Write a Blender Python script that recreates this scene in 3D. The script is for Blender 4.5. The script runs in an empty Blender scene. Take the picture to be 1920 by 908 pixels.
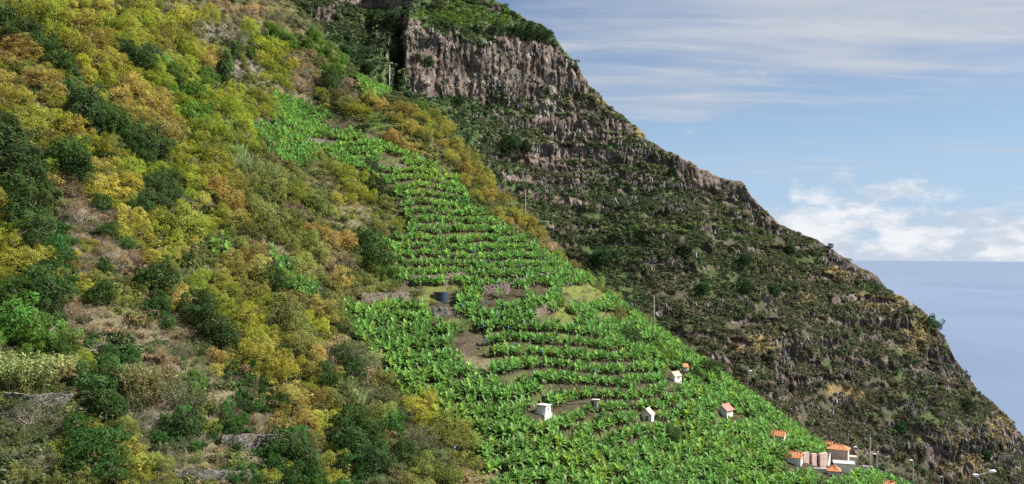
import bpy, math, random
import numpy as np
from mathutils import Matrix, Vector, Euler

R = math.radians
rng = np.random.default_rng(11)
random.seed(11)
SC = bpy.context.scene
COL = SC.collection

# ------------------------------------------------------------------ camera
FPX = 1600.0                       # focal length in pixels of the 1920 x 908 photograph
PITCH, ROLL = R(1.05), R(0.4)
cam_d = bpy.data.cameras.new('camera')
cam_d.sensor_width = 36.0
cam_d.lens = 36.0 * FPX / 1920.0
cam_d.clip_start = 0.5
cam_d.clip_end = 900000.0
cam = bpy.data.objects.new('camera', cam_d)
COL.objects.link(cam)
CAMROT = (Matrix.Rotation(R(90) + PITCH, 3, 'X') @ Matrix.Rotation(ROLL, 3, 'Z'))
cam.rotation_euler = CAMROT.to_euler()
SC.camera = cam
CR = np.array(CAMROT)

# ------------------------------------------------------------------ light, sky, exposure
SUN_DIR = np.array([0.73, 0.02, 0.67]); SUN_DIR /= np.linalg.norm(SUN_DIR)
SUN_EL = math.asin(SUN_DIR[2]); SUN_AZ = math.atan2(SUN_DIR[0], SUN_DIR[1])
sun_d = bpy.data.lights.new('sun', 'SUN')
sun_d.energy = 5.0
sun_d.angle = R(0.6)
sun_d.color = (1.0, 0.96, 0.895)
sun = bpy.data.objects.new('sun', sun_d)
COL.objects.link(sun)
sun.rotation_euler = Vector(SUN_DIR).to_track_quat('Z', 'Y').to_euler()

SC.view_settings.view_transform = 'Standard'
SC.view_settings.look = 'None'
SC.view_settings.exposure = 1.1
SC.view_settings.gamma = 1.0
SC.view_settings.use_curve_mapping = False
SC.cycles.max_bounces = 8
SC.cycles.diffuse_bounces = 5
SC.cycles.glossy_bounces = 2
SC.cycles.transmission_bounces = 3
SC.cycles.transparent_max_bounces = 4
SC.cycles.use_denoising = False

world = bpy.data.worlds.new('World')
SC.world = world
world.use_nodes = True


class NT:
    """a thin wrapper to write node trees shortly"""
    def __init__(self, tree):
        self.t = tree
        self.n = tree.nodes
        self.l = tree.links

    def node(self, typ, ins=None, **props):
        nd = self.n.new(typ)
        for k, v in props.items():
            setattr(nd, k, v)
        for k, v in (ins or {}).items():
            self.put(nd.inputs[k], v)
        return nd

    def put(self, sock, v):
        if isinstance(v, bpy.types.NodeSocket):
            self.l.new(v, sock)
        elif v is not None:
            sock.default_value = v

    def math(self, op, a, b=None, c=None, clamp=False):
        nd = self.n.new('ShaderNodeMath')
        nd.operation = op
        nd.use_clamp = clamp
        for i, v in enumerate((a, b, c)):
            self.put(nd.inputs[i], v)
        return nd.outputs[0]

    def vec(self, x, y, z):
        nd = self.n.new('ShaderNodeCombineXYZ')
        for i, v in enumerate((x, y, z)):
            self.put(nd.inputs[i], v)
        return nd.outputs[0]

    def noise(self, vec, scale, detail=4, rough=0.55, dist=0.0):
        nd = self.node('ShaderNodeTexNoise', {'Vector': vec, 'Scale': scale, 'Detail': detail,
                                              'Roughness': rough, 'Distortion': dist})
        return nd.outputs['Fac']

    def smooth(self, x, a, b, lo=0.0, hi=1.0):
        nd = self.n.new('ShaderNodeMapRange')
        nd.interpolation_type = 'SMOOTHSTEP'
        for k, v in (('Value', x), ('From Min', a), ('From Max', b), ('To Min', lo), ('To Max', hi)):
            self.put(nd.inputs[k], v)
        return nd.outputs['Result']

    def mix(self, f, a, b):
        nd = self.n.new('ShaderNodeMix')
        nd.data_type = 'RGBA'
        self.put(nd.inputs[0], f)
        for i, v in ((6, a), (7, b)):
            if isinstance(v, tuple):
                v = (*v, 1.0) if len(v) == 3 else v
            self.put(nd.inputs[i], v)
        return nd.outputs[2]

    def hsv(self, col, h=0.5, s=1.0, v=1.0):
        nd = self.n.new('ShaderNodeHueSaturation')
        self.put(nd.inputs['Color'], col)
        self.put(nd.inputs['Hue'], h)
        self.put(nd.inputs['Saturation'], s)
        self.put(nd.inputs['Value'], v)
        return nd.outputs[0]


def build_world():
    w = NT(world.node_tree)
    w.n.clear()
    sky = w.node('ShaderNodeTexSky', sky_type='NISHITA', sun_disc=False, sun_elevation=SUN_EL,
                 sun_rotation=SUN_AZ, altitude=200.0, air_density=1.0, dust_density=0.6, ozone_density=2.2)
    tc = w.node('ShaderNodeTexCoord').outputs['Generated']
    nrm = w.node('ShaderNodeVectorMath', {0: tc}, operation='NORMALIZE').outputs[0]
    sx = w.node('ShaderNodeSeparateXYZ', {0: nrm})
    x, y, z = sx.outputs
    zc = w.math('MAXIMUM', z, 0.0)
    # high cirrus sheet seen in perspective
    den = w.math('ADD', zc, 0.06)
    u, v = w.math('DIVIDE', x, den), w.math('DIVIDE', y, den)
    p1 = w.vec(w.math('MULTIPLY', u, 0.30), w.math('MULTIPLY', v, 0.62), 3.1)
    n1 = w.noise(p1, 1.25, 5, 0.55, 0.5)
    p2 = w.vec(w.math('MULTIPLY', u, 0.35), w.math('MULTIPLY', v, 1.5), 7.7)
    n2 = w.noise(p2, 2.6, 6, 0.6, 0.9)
    sheet = w.math('ADD', w.math('MULTIPLY', n1, 0.82), w.math('MULTIPLY', n2, 0.18))
    band = w.smooth(zc, 0.13, 0.24, -0.10, 0.12)
    cirrus = w.smooth(w.math('ADD', sheet, band), 0.40, 0.68, 0.0, 0.92)
    # cumulus bank low over the sea
    az = w.math('ARCTAN2', x, y)
    p3 = w.vec(w.math('MULTIPLY', az, 1.0), 0.7, w.math('MULTIPLY', zc, 2.1))
    big = w.noise(p3, 6.5, 3, 0.5, 0.2)
    fine = w.noise(p3, 26.0, 6, 0.62, 0.3)
    cum = w.math('ADD', w.math('MULTIPLY', big, 0.6), w.math('MULTIPLY', fine, 0.4))
    top = w.smooth(zc, 0.008, 0.15, 0.12, -0.13)
    cumulus = w.smooth(w.math('ADD', cum, top), 0.50, 0.63, 0.0, 0.9)
    veil = w.smooth(zc, 0.0, 0.30, 0.88, 0.0)
    shade = w.noise(w.vec(w.math('MULTIPLY', az, 1.0), 2.2, w.math('MULTIPLY', zc, 2.6)), 17.0, 5, 0.6)
    ccol = w.mix(w.smooth(shade, 0.38, 0.62), (0.58, 0.65, 0.76), (0.92, 0.93, 0.95))
    hcol = w.mix(w.smooth(n2, 0.35, 0.7), (0.52, 0.58, 0.69), (0.66, 0.69, 0.74))
    blue = w.mix(1.0, sky.outputs[0], (0.83, 0.89, 1.0))
    blue.node.blend_type = 'MULTIPLY'
    b_sky = w.node('ShaderNodeBackground', {'Color': blue, 'Strength': 0.052})
    b_veil = w.node('ShaderNodeBackground', {'Color': (0.215, 0.295, 0.395, 1), 'Strength': 1.0})
    b_cir = w.node('ShaderNodeBackground', {'Color': hcol, 'Strength': 0.45})
    b_cum = w.node('ShaderNodeBackground', {'Color': ccol, 'Strength': 0.47})
    m0 = w.node('ShaderNodeMixShader', {0: veil, 1: b_sky.outputs[0], 2: b_veil.outputs[0]})
    m1 = w.node('ShaderNodeMixShader', {0: cirrus, 1: m0.outputs[0], 2: b_cir.outputs[0]})
    m2 = w.node('ShaderNodeMixShader', {0: cumulus, 1: m1.outputs[0], 2: b_cum.outputs[0]})
    out = w.node('ShaderNodeOutputWorld')
    w.l.new(m2.outputs[0], out.inputs[0])


build_world()

# ------------------------------------------------------------------ helpers: projection, noise, meshes
def ray_dirs(px, py):
    px, py = np.asarray(px, float), np.asarray(py, float)
    c = np.stack([(px - 960) / FPX, -(py - 454) / FPX, -np.ones_like(px)], -1)
    return c @ CR.T


def unproject(px, py, d):
    return ray_dirs(px, py) * np.asarray(d, float)[..., None]


def project(P):
    c = np.asarray(P, float) @ CR
    d = np.maximum(-c[..., 2], 1e-3)
    return 960 + c[..., 0] / d * FPX, 454 - c[..., 1] / d * FPX, d


def _hash(ix, iy, seed):
    h = (ix * 374761393 + iy * 668265263 + seed * 974711) & 0xFFFFFFFF
    h = ((h ^ (h >> 13)) * 1274126177) & 0xFFFFFFFF
    h = ((h ^ (h >> 15)) * 2246822519) & 0xFFFFFFFF
    return ((h ^ (h >> 16)) & 0xFFFFFF) * (1.0 / 0xFFFFFF)


def vnoise(x, y, seed=0):
    x, y = np.broadcast_arrays(np.asarray(x, float), np.asarray(y, float))
    fx, fy = np.floor(x), np.floor(y)
    tx, ty = x - fx, y - fy
    tx, ty = tx * tx * (3 - 2 * tx), ty * ty * (3 - 2 * ty)
    ix, iy = fx.astype(np.int64), fy.astype(np.int64)
    a = _hash(ix, iy, seed); b = _hash(ix + 1, iy, seed)
    c = _hash(ix, iy + 1, seed); d = _hash(ix + 1, iy + 1, seed)
    a = a + (b - a) * tx
    c = c + (d - c) * tx
    return (a + (c - a) * ty) * 2 - 1


def fbm(x, y, seed=0, octv=4, gain=0.5):
    a, s, r = 1.0, 1.0, 0
    x, y = np.asarray(x, float), np.asarray(y, float)
    for o in range(octv):
        r = r + a * vnoise(x * s + 13.7 * o, y * s - 7.3 * o, seed + o * 17)
        a *= gain; s *= 2.03
    return r


def in_poly(px, py, poly):
    px, py = np.asarray(px, float), np.asarray(py, float)
    res = np.zeros(px.shape, bool)
    n = len(poly)
    for i in range(n):
        x0, y0 = poly[i]; x1, y1 = poly[(i + 1) % n]
        if y0 == y1:
            continue
        c = ((y0 > py) != (y1 > py)) & (px < (x1 - x0) * (py - y0) / (y1 - y0) + x0)
        res ^= c
    return res


def sstep(x, a, b):
    t = np.clip((x - a) / (b - a), 0, 1)
    return t * t * (3 - 2 * t)


def blur(a, n):
    for _ in range(n):
        a = (a + np.roll(a, 1, 0) + np.roll(a, -1, 0)) / 3
        a = (a + np.roll(a, 1, 1) + np.roll(a, -1, 1)) / 3
    return a


def mesh_np(name, verts, faces, mats=(), smooth=False, fmat=None, col=None):
    """faces: an (n,k) array or a list of such arrays / lists"""
    verts = np.asarray(verts, float)
    if isinstance(faces, np.ndarray):
        faces = [faces]
    loops, starts, tot = [], [], 0
    for f in faces:
        f = np.asarray(f)
        if f.ndim == 1:
            f = f[None]
        n, k = f.shape
        loops.append(f.ravel())
        starts.append(tot + np.arange(n) * k)
        tot += n * k
    loops = np.concatenate(loops); starts = np.concatenate(starts)
    me = bpy.data.meshes.new(name)
    me.vertices.add(len(verts)); me.vertices.foreach_set('co', verts.ravel().astype(np.float32))
    me.loops.add(len(loops)); me.loops.foreach_set('vertex_index', loops.astype(np.int32))
    me.polygons.add(len(starts)); me.polygons.foreach_set('loop_start', starts.astype(np.int32))
    for m in mats:
        me.materials.append(m)
    if fmat is not None:
        me.polygons.foreach_set('material_index', np.asarray(fmat, np.int32))
    me.update(calc_edges=True)
    me.validate()
    me.polygons.foreach_set('use_smooth', np.full(len(me.polygons), bool(smooth)))
    if col is not None:
        at = me.color_attributes.new('tone', 'FLOAT_COLOR', 'POINT')
        at.data.foreach_set('color', np.c_[np.asarray(col), np.ones(len(verts))].astype(np.float32).ravel())
    return me


def grid_faces(nr, nc):
    i = np.arange(nr - 1)[:, None] * nc + np.arange(nc - 1)[None]
    i = i.ravel()
    return np.stack([i, i + 1, i + nc + 1, i + nc], 1)


def obj(name, me, parent=None, loc=None, rot=None, scale=None, **props):
    o = bpy.data.objects.new(name, me)
    COL.objects.link(o)
    if parent is not None:
        o.parent = parent
    if loc is not None:
        o.location = [float(a) for a in loc]
    if rot is not None:
        o.rotation_euler = [float(a) for a in rot]
    if scale is not None:
        o.scale = (scale,) * 3 if np.isscalar(scale) else [float(a) for a in scale]
    for k, v in props.items():
        o[k] = v
    return o


class MB:
    """collects boxes, prisms and tubes into one mesh"""
    def __init__(self):
        self.v, self.f = [], []

    def add(self, v, f):
        b = len(self.v)
        self.v += [tuple(p) for p in v]
        self.f += [[i + b for i in q] for q in f]
        return self

    def box(self, x0, x1, y0, y1, z0, z1):
        v = [(x, y, z) for z in (z0, z1) for x, y in ((x0, y0), (x1, y0), (x1, y1), (x0, y1))]
        return self.add(v, [(3, 2, 1, 0), (4, 5, 6, 7), (0, 1, 5, 4), (1, 2, 6, 5), (2, 3, 7, 6), (3, 0, 4, 7)])

    def tube(self, pts, radii, n=8, cap=True):
        pts = [Vector(p) for p in pts]
        rings = []
        for i, p in enumerate(pts):
            t = (pts[min(i + 1, len(pts) - 1)] - pts[max(i - 1, 0)]).normalized()
            q = t.to_track_quat('Z', 'Y')
            r = radii[i] if not np.isscalar(radii) else radii
            rings.append([p + q @ Vector((r * math.cos(2 * math.pi * k / n), r * math.sin(2 * math.pi * k / n), 0))
                          for k in range(n)])
        v = [p for r_ in rings for p in r_]
        f = []
        for i in range(len(pts) - 1):
            for k in range(n):
                f.append((i * n + k, i * n + (k + 1) % n, (i + 1) * n + (k + 1) % n, (i + 1) * n + k))
        if cap:
            f.append(tuple(range(n))[::-1])
            f.append(tuple((len(pts) - 1) * n + k for k in range(n)))
        return self.add(v, f)

    def mesh(self, name, mat, smooth=False):
        me = bpy.data.meshes.new(name)
        me.from_pydata([tuple(map(float, p)) for p in self.v], [], self.f)
        me.materials.append(mat)
        me.update()
        if smooth:
            me.polygons.foreach_set('use_smooth', np.ones(len(me.polygons), bool))
        return me

    def build(self, name, mat, parent=None, smooth=False, **kw):
        return obj(name, self.mesh(name, mat, smooth), parent, **kw)


# ------------------------------------------------------------------ materials
def material(name):
    m = bpy.data.materials.new(name)
    m.use_nodes = True
    t = NT(m.node_tree)
    t.n.clear()
    out = t.node('ShaderNodeOutputMaterial')
    return m, t, out


def leaf_material(name, transl=0.35, gloss=0.25, rough=0.55, var=0.35, hue=0.03):
    """foliage: colour comes from the plant (its 'tint'), every leaf a little different"""
    m, t, out = material(name)
    at = t.node('ShaderNodeAttribute', attribute_type='INSTANCER', attribute_name='tint').outputs['Color']
    geo = t.node('ShaderNodeNewGeometry')
    isl = geo.outputs['Random Per Island']
    val = t.math('MULTIPLY_ADD', isl, 2 * var, 1 - var)
    r2 = t.math('FRACT', t.math('MULTIPLY', isl, 17.31))
    h = t.math('MULTIPLY_ADD', r2, 2 * hue, 0.5 - hue)
    tc = t.node('ShaderNodeTexCoord').outputs['Object']
    clump = t.noise(tc, 2.6, 2, 0.5)
    val = t.math('MULTIPLY', val, t.smooth(clump, 0.3, 0.7, 0.72, 1.28))
    h = t.math('ADD', h, t.math('MULTIPLY_ADD', clump, 0.05, -0.025))
    colr = t.hsv(at, h, 1.0, val)
    p = t.node('ShaderNodeBsdfPrincipled', {'Base Color': colr, 'Roughness': rough})
    p.inputs['Specular IOR Level'].default_value = gloss
    tr = t.node('ShaderNodeBsdfTranslucent', {'Color': t.hsv(colr, 0.49, 1.1, 1.25)})
    mx = t.node('ShaderNodeMixShader', {0: transl, 1: p.outputs[0], 2: tr.outputs[0]})
    t.l.new(mx.outputs[0], out.inputs[0])
    return m


def plain_material(name, c1, c2, scale=3.0, rough=0.85, bump=0.15, stretch=(1, 1, 1), spec=0.3, detail=6):
    m, t, out = material(name)
    tc = t.node('ShaderNodeTexCoord').outputs['Object']
    mp = t.node('ShaderNodeMapping', {'Vector': tc, 'Scale': stretch}).outputs[0]
    n = t.noise(mp, scale, detail, 0.6)
    n2 = t.noise(mp, scale * 6, 4, 0.6)
    f = t.smooth(t.math('ADD', t.math('MULTIPLY', n, 0.7), t.math('MULTIPLY', n2, 0.3)), 0.38, 0.62)
    p = t.node('ShaderNodeBsdfPrincipled', {'Base Color': t.mix(f, c1, c2), 'Roughness': rough})
    p.inputs['Specular IOR Level'].default_value = spec
    if bump:
        b = t.node('ShaderNodeBump', {'Height': n2, 'Strength': bump, 'Distance': 0.1})
        t.l.new(b.outputs[0], p.inputs['Normal'])
    t.l.new(p.outputs[0], out.inputs[0])
    return m


def ground_material():
    m, t, out = material('hill_ground')
    tone = t.node('ShaderNodeAttribute', attribute_type='GEOMETRY', attribute_name='tone').outputs['Color']
    tc = t.node('ShaderNodeTexCoord').outputs['Object']
    n = t.noise(tc, 0.5, 6, 0.65)
    n2 = t.noise(tc, 2.6, 6, 0.7)
    c = t.hsv(tone, t.math('MULTIPLY_ADD', n, 0.05, 0.475), 1.0, t.smooth(n2, 0.25, 0.75, 0.45, 1.5))
    c = t.mix(t.smooth(n, 0.55, 0.72, 0, 0.6), c, (0.115, 0.085, 0.06))
    p = t.node('ShaderNodeBsdfPrincipled', {'Base Color': c, 'Roughness': 0.95})
    p.inputs['Specular IOR Level'].default_value = 0.1
    b = t.node('ShaderNodeBump', {'Height': n2, 'Strength': 0.8, 'Distance': 0.5})
    t.l.new(b.outputs[0], p.inputs['Normal'])
    t.l.new(p.outputs[0], out.inputs[0])
    return m


def rock_material():
    """vegetated mountain face: tone = (bare rock share, green share, warm share)"""
    m, t, out = material('mountain_face')
    sep = t.node('ShaderNodeSeparateColor', {0: t.node('ShaderNodeAttribute', attribute_type='GEOMETRY',
                                                       attribute_name='tone').outputs['Color']})
    rock, green, warm = sep.outputs
    tc = t.node('ShaderNodeTexCoord').outputs['Object']
    up = t.node('ShaderNodeMapping', {'Vector': tc, 'Scale': (1, 1, 0.16)}).outputs[0]
    fl = t.node('ShaderNodeMapping', {'Vector': tc, 'Scale': (0.25, 0.25, 1.0)}).outputs[0]
    streak = t.noise(up, 0.55, 5, 0.65, 0.6)
    streak2 = t.noise(up, 1.7, 4, 0.65, 0.3)
    blot = t.noise(tc, 0.07, 4, 0.6)
    strata = t.noise(fl, 0.25, 4, 0.6)
    fine = t.noise(tc, 0.9, 6, 0.7)
    s = t.math('ADD', t.math('MULTIPLY', streak, 0.55), t.math('MULTIPLY', streak2, 0.45))
    base = t.mix(t.smooth(blot, 0.38, 0.62), (0.088, 0.070, 0.060), (0.155, 0.112, 0.085))
    base = t.mix(t.smooth(strata, 0.45, 0.7, 0, 0.7), base, (0.14, 0.105, 0.09))
    lich = t.math('ADD', s, t.math('MULTIPLY_ADD', blot, 0.35, -0.18))
    rk = t.mix(t.smooth(lich, 0.53, 0.63), base, (0.315, 0.308, 0.285))
    rk = t.mix(t.smooth(s, 0.46, 0.36, 0, 0.85), rk, (0.055, 0.046, 0.044))
    soil = t.mix(t.smooth(fine, 0.35, 0.65), (0.055, 0.050, 0.033), (0.105, 0.090, 0.058))
    grn = t.mix(t.smooth(fine, 0.3, 0.7), (0.035, 0.062, 0.022), (0.09, 0.125, 0.042))
    tan = t.mix(t.smooth(fine, 0.3, 0.7), (0.13, 0.10, 0.04), (0.30, 0.21, 0.09))
    veg = t.mix(t.smooth(t.math('ADD', green, t.math('MULTIPLY_ADD', fine, 0.8, -0.4)), 0.3, 0.7), soil, grn)
    veg = t.mix(t.smooth(t.math('ADD', warm, t.math('MULTIPLY_ADD', fine, 0.6, -0.3)), 0.35, 0.75), veg, tan)
    c = t.mix(t.smooth(rock, 0.3, 0.6), veg, rk)
    p = t.node('ShaderNodeBsdfPrincipled', {'Base Color': c, 'Roughness': 0.95})
    p.inputs['Specular IOR Level'].default_value = 0.15
    hgt = t.math('ADD', t.math('MULTIPLY', s, 1.6), fine)
    b = t.node('ShaderNodeBump', {'Height': hgt, 'Strength': 0.7, 'Distance': 1.2})
    t.l.new(b.outputs[0], p.inputs['Normal'])
    t.l.new(p.outputs[0], out.inputs[0])
    return m


def sea_material():
    m, t, out = material('sea_water')
    geo = t.node('ShaderNodeNewGeometry').outputs['Position']
    mp = t.node('ShaderNodeMapping', {'Vector': geo, 'Scale': (1, 0.35, 1)}).outputs[0]
    big = t.noise(mp, 0.0011, 5, 0.6)
    wav = t.noise(geo, 0.05, 5, 0.6)
    c = t.mix(t.smooth(big, 0.35, 0.65), (0.105, 0.145, 0.225), (0.13, 0.172, 0.258))
    p = t.node('ShaderNodeBsdfPrincipled', {'Base Color': c, 'Roughness': t.smooth(wav, 0.3, 0.7, 0.26, 0.36)})
    t.l.new(p.outputs[0], out.inputs[0])
    return m


M = {}
M['ground'] = ground_material()
M['rock'] = rock_material()
M['sea'] = sea_material()
M['leaf'] = leaf_material('foliage', 0.52, 0.08, 0.6, 0.30, 0.015)
M['banana'] = leaf_material('banana_leaf', 0.44, 0.3, 0.5, 0.24, 0.015)
M['scrub'] = leaf_material('scrub_leaf', 0.36, 0.15, 0.7, 0.4, 0.03)
M['blade'] = leaf_material('grass_blade', 0.4, 0.2, 0.6, 0.45, 0.03)
M['dead'] = plain_material('dead_leaf', (0.15, 0.105, 0.055), (0.30, 0.22, 0.12), 3.0, 0.9, 0.2)
def outcrop_material():
    m, t, out = material('outcrop_rock')
    at = t.node('ShaderNodeAttribute', attribute_type='INSTANCER', attribute_name='tint').outputs['Color']
    tc = t.node('ShaderNodeTexCoord').outputs['Object']
    n = t.noise(tc, 2.2, 4, 0.65)
    c = t.mix(t.smooth(n, 0.36, 0.6), (0.075, 0.06, 0.055), at)
    p = t.node('ShaderNodeBsdfPrincipled', {'Base Color': c, 'Roughness': 0.95})
    t.l.new(p.outputs[0], out.inputs[0])
    return m


M['outcrop'] = outcrop_material()
M['bark'] = plain_material('bark', (0.075, 0.055, 0.04), (0.17, 0.14, 0.11), 2.0, 0.95, 0.4, (1, 1, 0.3))
M['twig'] = plain_material('pale_twig', (0.19, 0.165, 0.12), (0.34, 0.30, 0.24), 2.0, 0.95, 0.2)
M['stem'] = plain_material('banana_stem', (0.10, 0.09, 0.035), (0.20, 0.15, 0.07), 4.0, 0.8, 0.2, (1, 1, 0.3))
def stone_material(name, c1, c2, joint, scale=2.6):
    m, t, out = material(name)
    tc = t.node('ShaderNodeTexCoord').outputs['Object']
    wv = t.node('ShaderNodeMapping', {'Vector': tc, 'Scale': (1, 1, 1.6)}).outputs[0]
    vo = t.node('ShaderNodeTexVoronoi', {'Vector': wv, 'Scale': scale})
    ed = t.node('ShaderNodeTexVoronoi', {'Vector': wv, 'Scale': scale}, feature='DISTANCE_TO_EDGE').outputs['Distance']
    sep = t.node('ShaderNodeSeparateColor', {0: vo.outputs['Color']}).outputs[0]
    n = t.noise(tc, 0.5, 5, 0.65)
    c = t.mix(t.math('ADD', t.math('MULTIPLY', sep, 0.6), t.math('MULTIPLY', n, 0.4)), c1, c2)
    c = t.mix(t.smooth(n, 0.52, 0.68, 0, 0.7), c, (0.11, 0.105, 0.05))
    c = t.mix(t.smooth(ed, 0.09, 0.02), c, joint)
    p = t.node('ShaderNodeBsdfPrincipled', {'Base Color': c, 'Roughness': 0.95})
    b = t.node('ShaderNodeBump', {'Height': t.smooth(ed, 0.0, 0.12), 'Strength': 0.8, 'Distance': 0.12})
    t.l.new(b.outputs[0], p.inputs['Normal'])
    t.l.new(p.outputs[0], out.inputs[0])
    return m


M['stone'] = stone_material('terrace_stone', (0.12, 0.09, 0.075), (0.28, 0.20, 0.165), (0.05, 0.04, 0.033))
M['stone_grey'] = stone_material('grey_stone', (0.085, 0.078, 0.07), (0.20, 0.18, 0.16), (0.03, 0.028, 0.025))
M['white'] = plain_material('white_plaster', (0.55, 0.55, 0.53), (0.74, 0.74, 0.72), 1.2, 0.85, 0.08)
M['plaster'] = plain_material('weathered_plaster', (0.46, 0.45, 0.43), (0.62, 0.60, 0.56), 1.5, 0.9, 0.15)
M['concrete'] = plain_material('concrete', (0.36, 0.355, 0.345), (0.54, 0.53, 0.51), 1.8, 0.92, 0.2)
M['pink_wall'] = plain_material('pink_render', (0.50, 0.35, 0.31), (0.62, 0.46, 0.415), 1.2, 0.92, 0.2)
M['tile'] = plain_material('orange_tile', (0.44, 0.165, 0.07), (0.60, 0.26, 0.12), 2.2, 0.85, 0.4, (1, 5, 1))
M['tile_red'] = plain_material('red_tile', (0.40, 0.13, 0.10), (0.56, 0.22, 0.18), 2.2, 0.85, 0.4, (1, 5, 1))
M['tile_pale'] = plain_material('pale_tile', (0.44, 0.30, 0.23), (0.60, 0.45, 0.36), 2.2, 0.88, 0.4, (1, 5, 1))
M['dark'] = plain_material('dark_opening', (0.02, 0.02, 0.022), (0.045, 0.045, 0.05), 2.0, 0.5, 0.0)
M['glass'] = plain_material('window_glass', (0.03, 0.04, 0.05), (0.06, 0.08, 0.10), 1.0, 0.15, 0.0, spec=0.6)
M['tank'] = plain_material('tank_plastic', (0.018, 0.035, 0.055), (0.035, 0.06, 0.085), 1.5, 0.5, 0.05, (1, 1, 6))
M['rust'] = plain_material('tank_rust', (0.22, 0.10, 0.075), (0.38, 0.20, 0.15), 3.0, 0.9, 0.1)
M['bluebag'] = plain_material('blue_bag', (0.02, 0.09, 0.32), (0.035, 0.16, 0.46), 5.0, 0.35, 0.3)
M['pole'] = plain_material('wooden_pole', (0.34, 0.31, 0.26), (0.46, 0.42, 0.36), 2.0, 0.9, 0.2, (1, 1, 0.2))
M['metal'] = plain_material('galvanised_metal', (0.34, 0.35, 0.36), (0.48, 0.49, 0.50), 3.0, 0.5, 0.05)
M['lampwhite'] = plain_material('lamp_housing', (0.70, 0.71, 0.72), (0.80, 0.81, 0.82), 3.0, 0.4, 0.0)
M['pipe'] = plain_material('dark_pipe', (0.04, 0.04, 0.045), (0.09, 0.09, 0.095), 3.0, 0.6, 0.0)

# ------------------------------------------------------------------ sea
SEA_Z = -260.0
ang = np.linspace(0, 2 * math.pi, 96, endpoint=False)
rad = np.array([50., 600, 1500, 4000, 12000, 40000, 130000, 420000])
v = [(0, 0, SEA_Z)] + [(r_ * math.cos(a), r_ * math.sin(a), SEA_Z) for r_ in rad for a in ang]
f4 = [[1 + i * 96 + k, 1 + (i + 1) * 96 + k, 1 + (i + 1) * 96 + (k + 1) % 96, 1 + i * 96 + (k + 1) % 96]
      for i in range(len(rad) - 1) for k in range(96)]
f3 = [[0, 1 + k, 1 + (k + 1) % 96] for k in range(96)]
obj('sea', mesh_np('sea', v, [np.array(f3), np.array(f4)], [M['sea']]), kind='structure')

# ------------------------------------------------------------------ near hillside (a height field through surveyed points)
CREST = [(430, -95, 300), (525, -2, 292), (600, 62, 284), (650, 128, 278), (735, 176, 272), (800, 224, 266),
         (860, 290, 258), (920, 362, 250), (1000, 440, 240), (1060, 494, 232), (1140, 557, 223), (1226, 618, 213),
         (1320, 688, 204), (1400, 746, 197), (1500, 816, 189), (1600, 880, 181), (1690, 918, 175), (1780, 955, 170)]
FACE = [(0, 900, 88), (0, 700, 101), (0, 500, 118), (0, 250, 143), (0, 0, 172), (0, -150, 195),
        (150, 900, 90), (150, 700, 105), (150, 450, 126), (150, 200, 158), (150, 0, 182),
        (300, 900, 95), (300, 700, 112), (300, 500, 132), (300, 250, 168), (300, 60, 205), (300, -120, 235),
        (450, 900, 101), (450, 720, 118), (450, 500, 144), (450, 300, 178), (450, 120, 226), (430, 20, 250),
        (560, 220, 238), (600, 120, 266), (560, 60, 270),
        (560, 850, 110), (600, 700, 126), (600, 560, 148), (600, 420, 178), (600, 300, 212),
        (720, 860, 116), (720, 760, 128), (720, 640, 146), (740, 540, 168), (740, 420, 196), (730, 300, 222), (720, 220, 248),
        (860, 880, 119), (860, 740, 137), (840, 600, 162), (830, 556, 172), (840, 430, 206), (830, 330, 234),
        (1000, 900, 124), (1000, 760, 143), (1000, 640, 163), (1000, 540, 186), (960, 450, 214),
        (1160, 900, 134), (1160, 780, 152), (1140, 660, 174), (1100, 580, 194),
        (1320, 900, 147), (1300, 800, 163), (1260, 700, 183), (1450, 900, 159), (1420, 810, 176), (1560, 890, 170),
        (0, 1150, 74), (300, 1150, 78), (600, 1150, 85), (900, 1120, 96), (1200, 1080, 112), (1450, 1050, 132),
        (-300, 900, 85), (-300, 500, 110), (-300, 100, 148), (-300, -200, 190), (0, -350, 240), (250, -300, 290),
        (0, 1800, 45), (500, 1800, 50), (1000, 1700, 58), (1400, 1500, 75), (1840, 1240, 66), (1840, 1400, 46), (2300, 1250, 66),
        (1840, 1280, 100), (2000, 1320, 100), (1700, 1130, 112), (2050, 1280, 120), (2050, 1180, 150), (1900, 1150, 180), (1850, 1160, 130)]
ctrl = [unproject(a, b, c) for a, b, c in FACE + CREST]
for a, b, c in CREST:
    p = unproject(a, b, c)
    ctrl.append(p + np.array([8, 24, -16]))
    ctrl.append(p + np.array([25, 95, -95]))
ctrl = np.array(ctrl)


def tps_fit(c, lam):
    n = len(c)
    xy = c[:, :2] / 100.0
    r2 = ((xy[:, None] - xy[None]) ** 2).sum(-1)
    K = 0.5 * r2 * np.log(r2 + 1e-12) + lam * np.eye(n)
    P = np.c_[np.ones(n), xy]
    A = np.block([[K, P], [P.T, np.zeros((3, 3))]])
    return np.linalg.solve(A, np.r_[c[:, 2], 0, 0, 0])


def tps_eval(wts, c, x, y):
    xy = c[:, :2] / 100.0
    q = np.stack([x.ravel(), y.ravel()], -1) / 100.0
    res = np.empty(len(q))
    for s in range(0, len(q), 20000):
        r2 = ((q[s:s + 20000, None] - xy[None]) ** 2).sum(-1)
        res[s:s + 20000] = (0.5 * r2 * np.log(r2 + 1e-12)) @ wts[:-3] + wts[-3] + q[s:s + 20000] @ wts[-2:]
    return res.reshape(x.shape)


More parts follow.
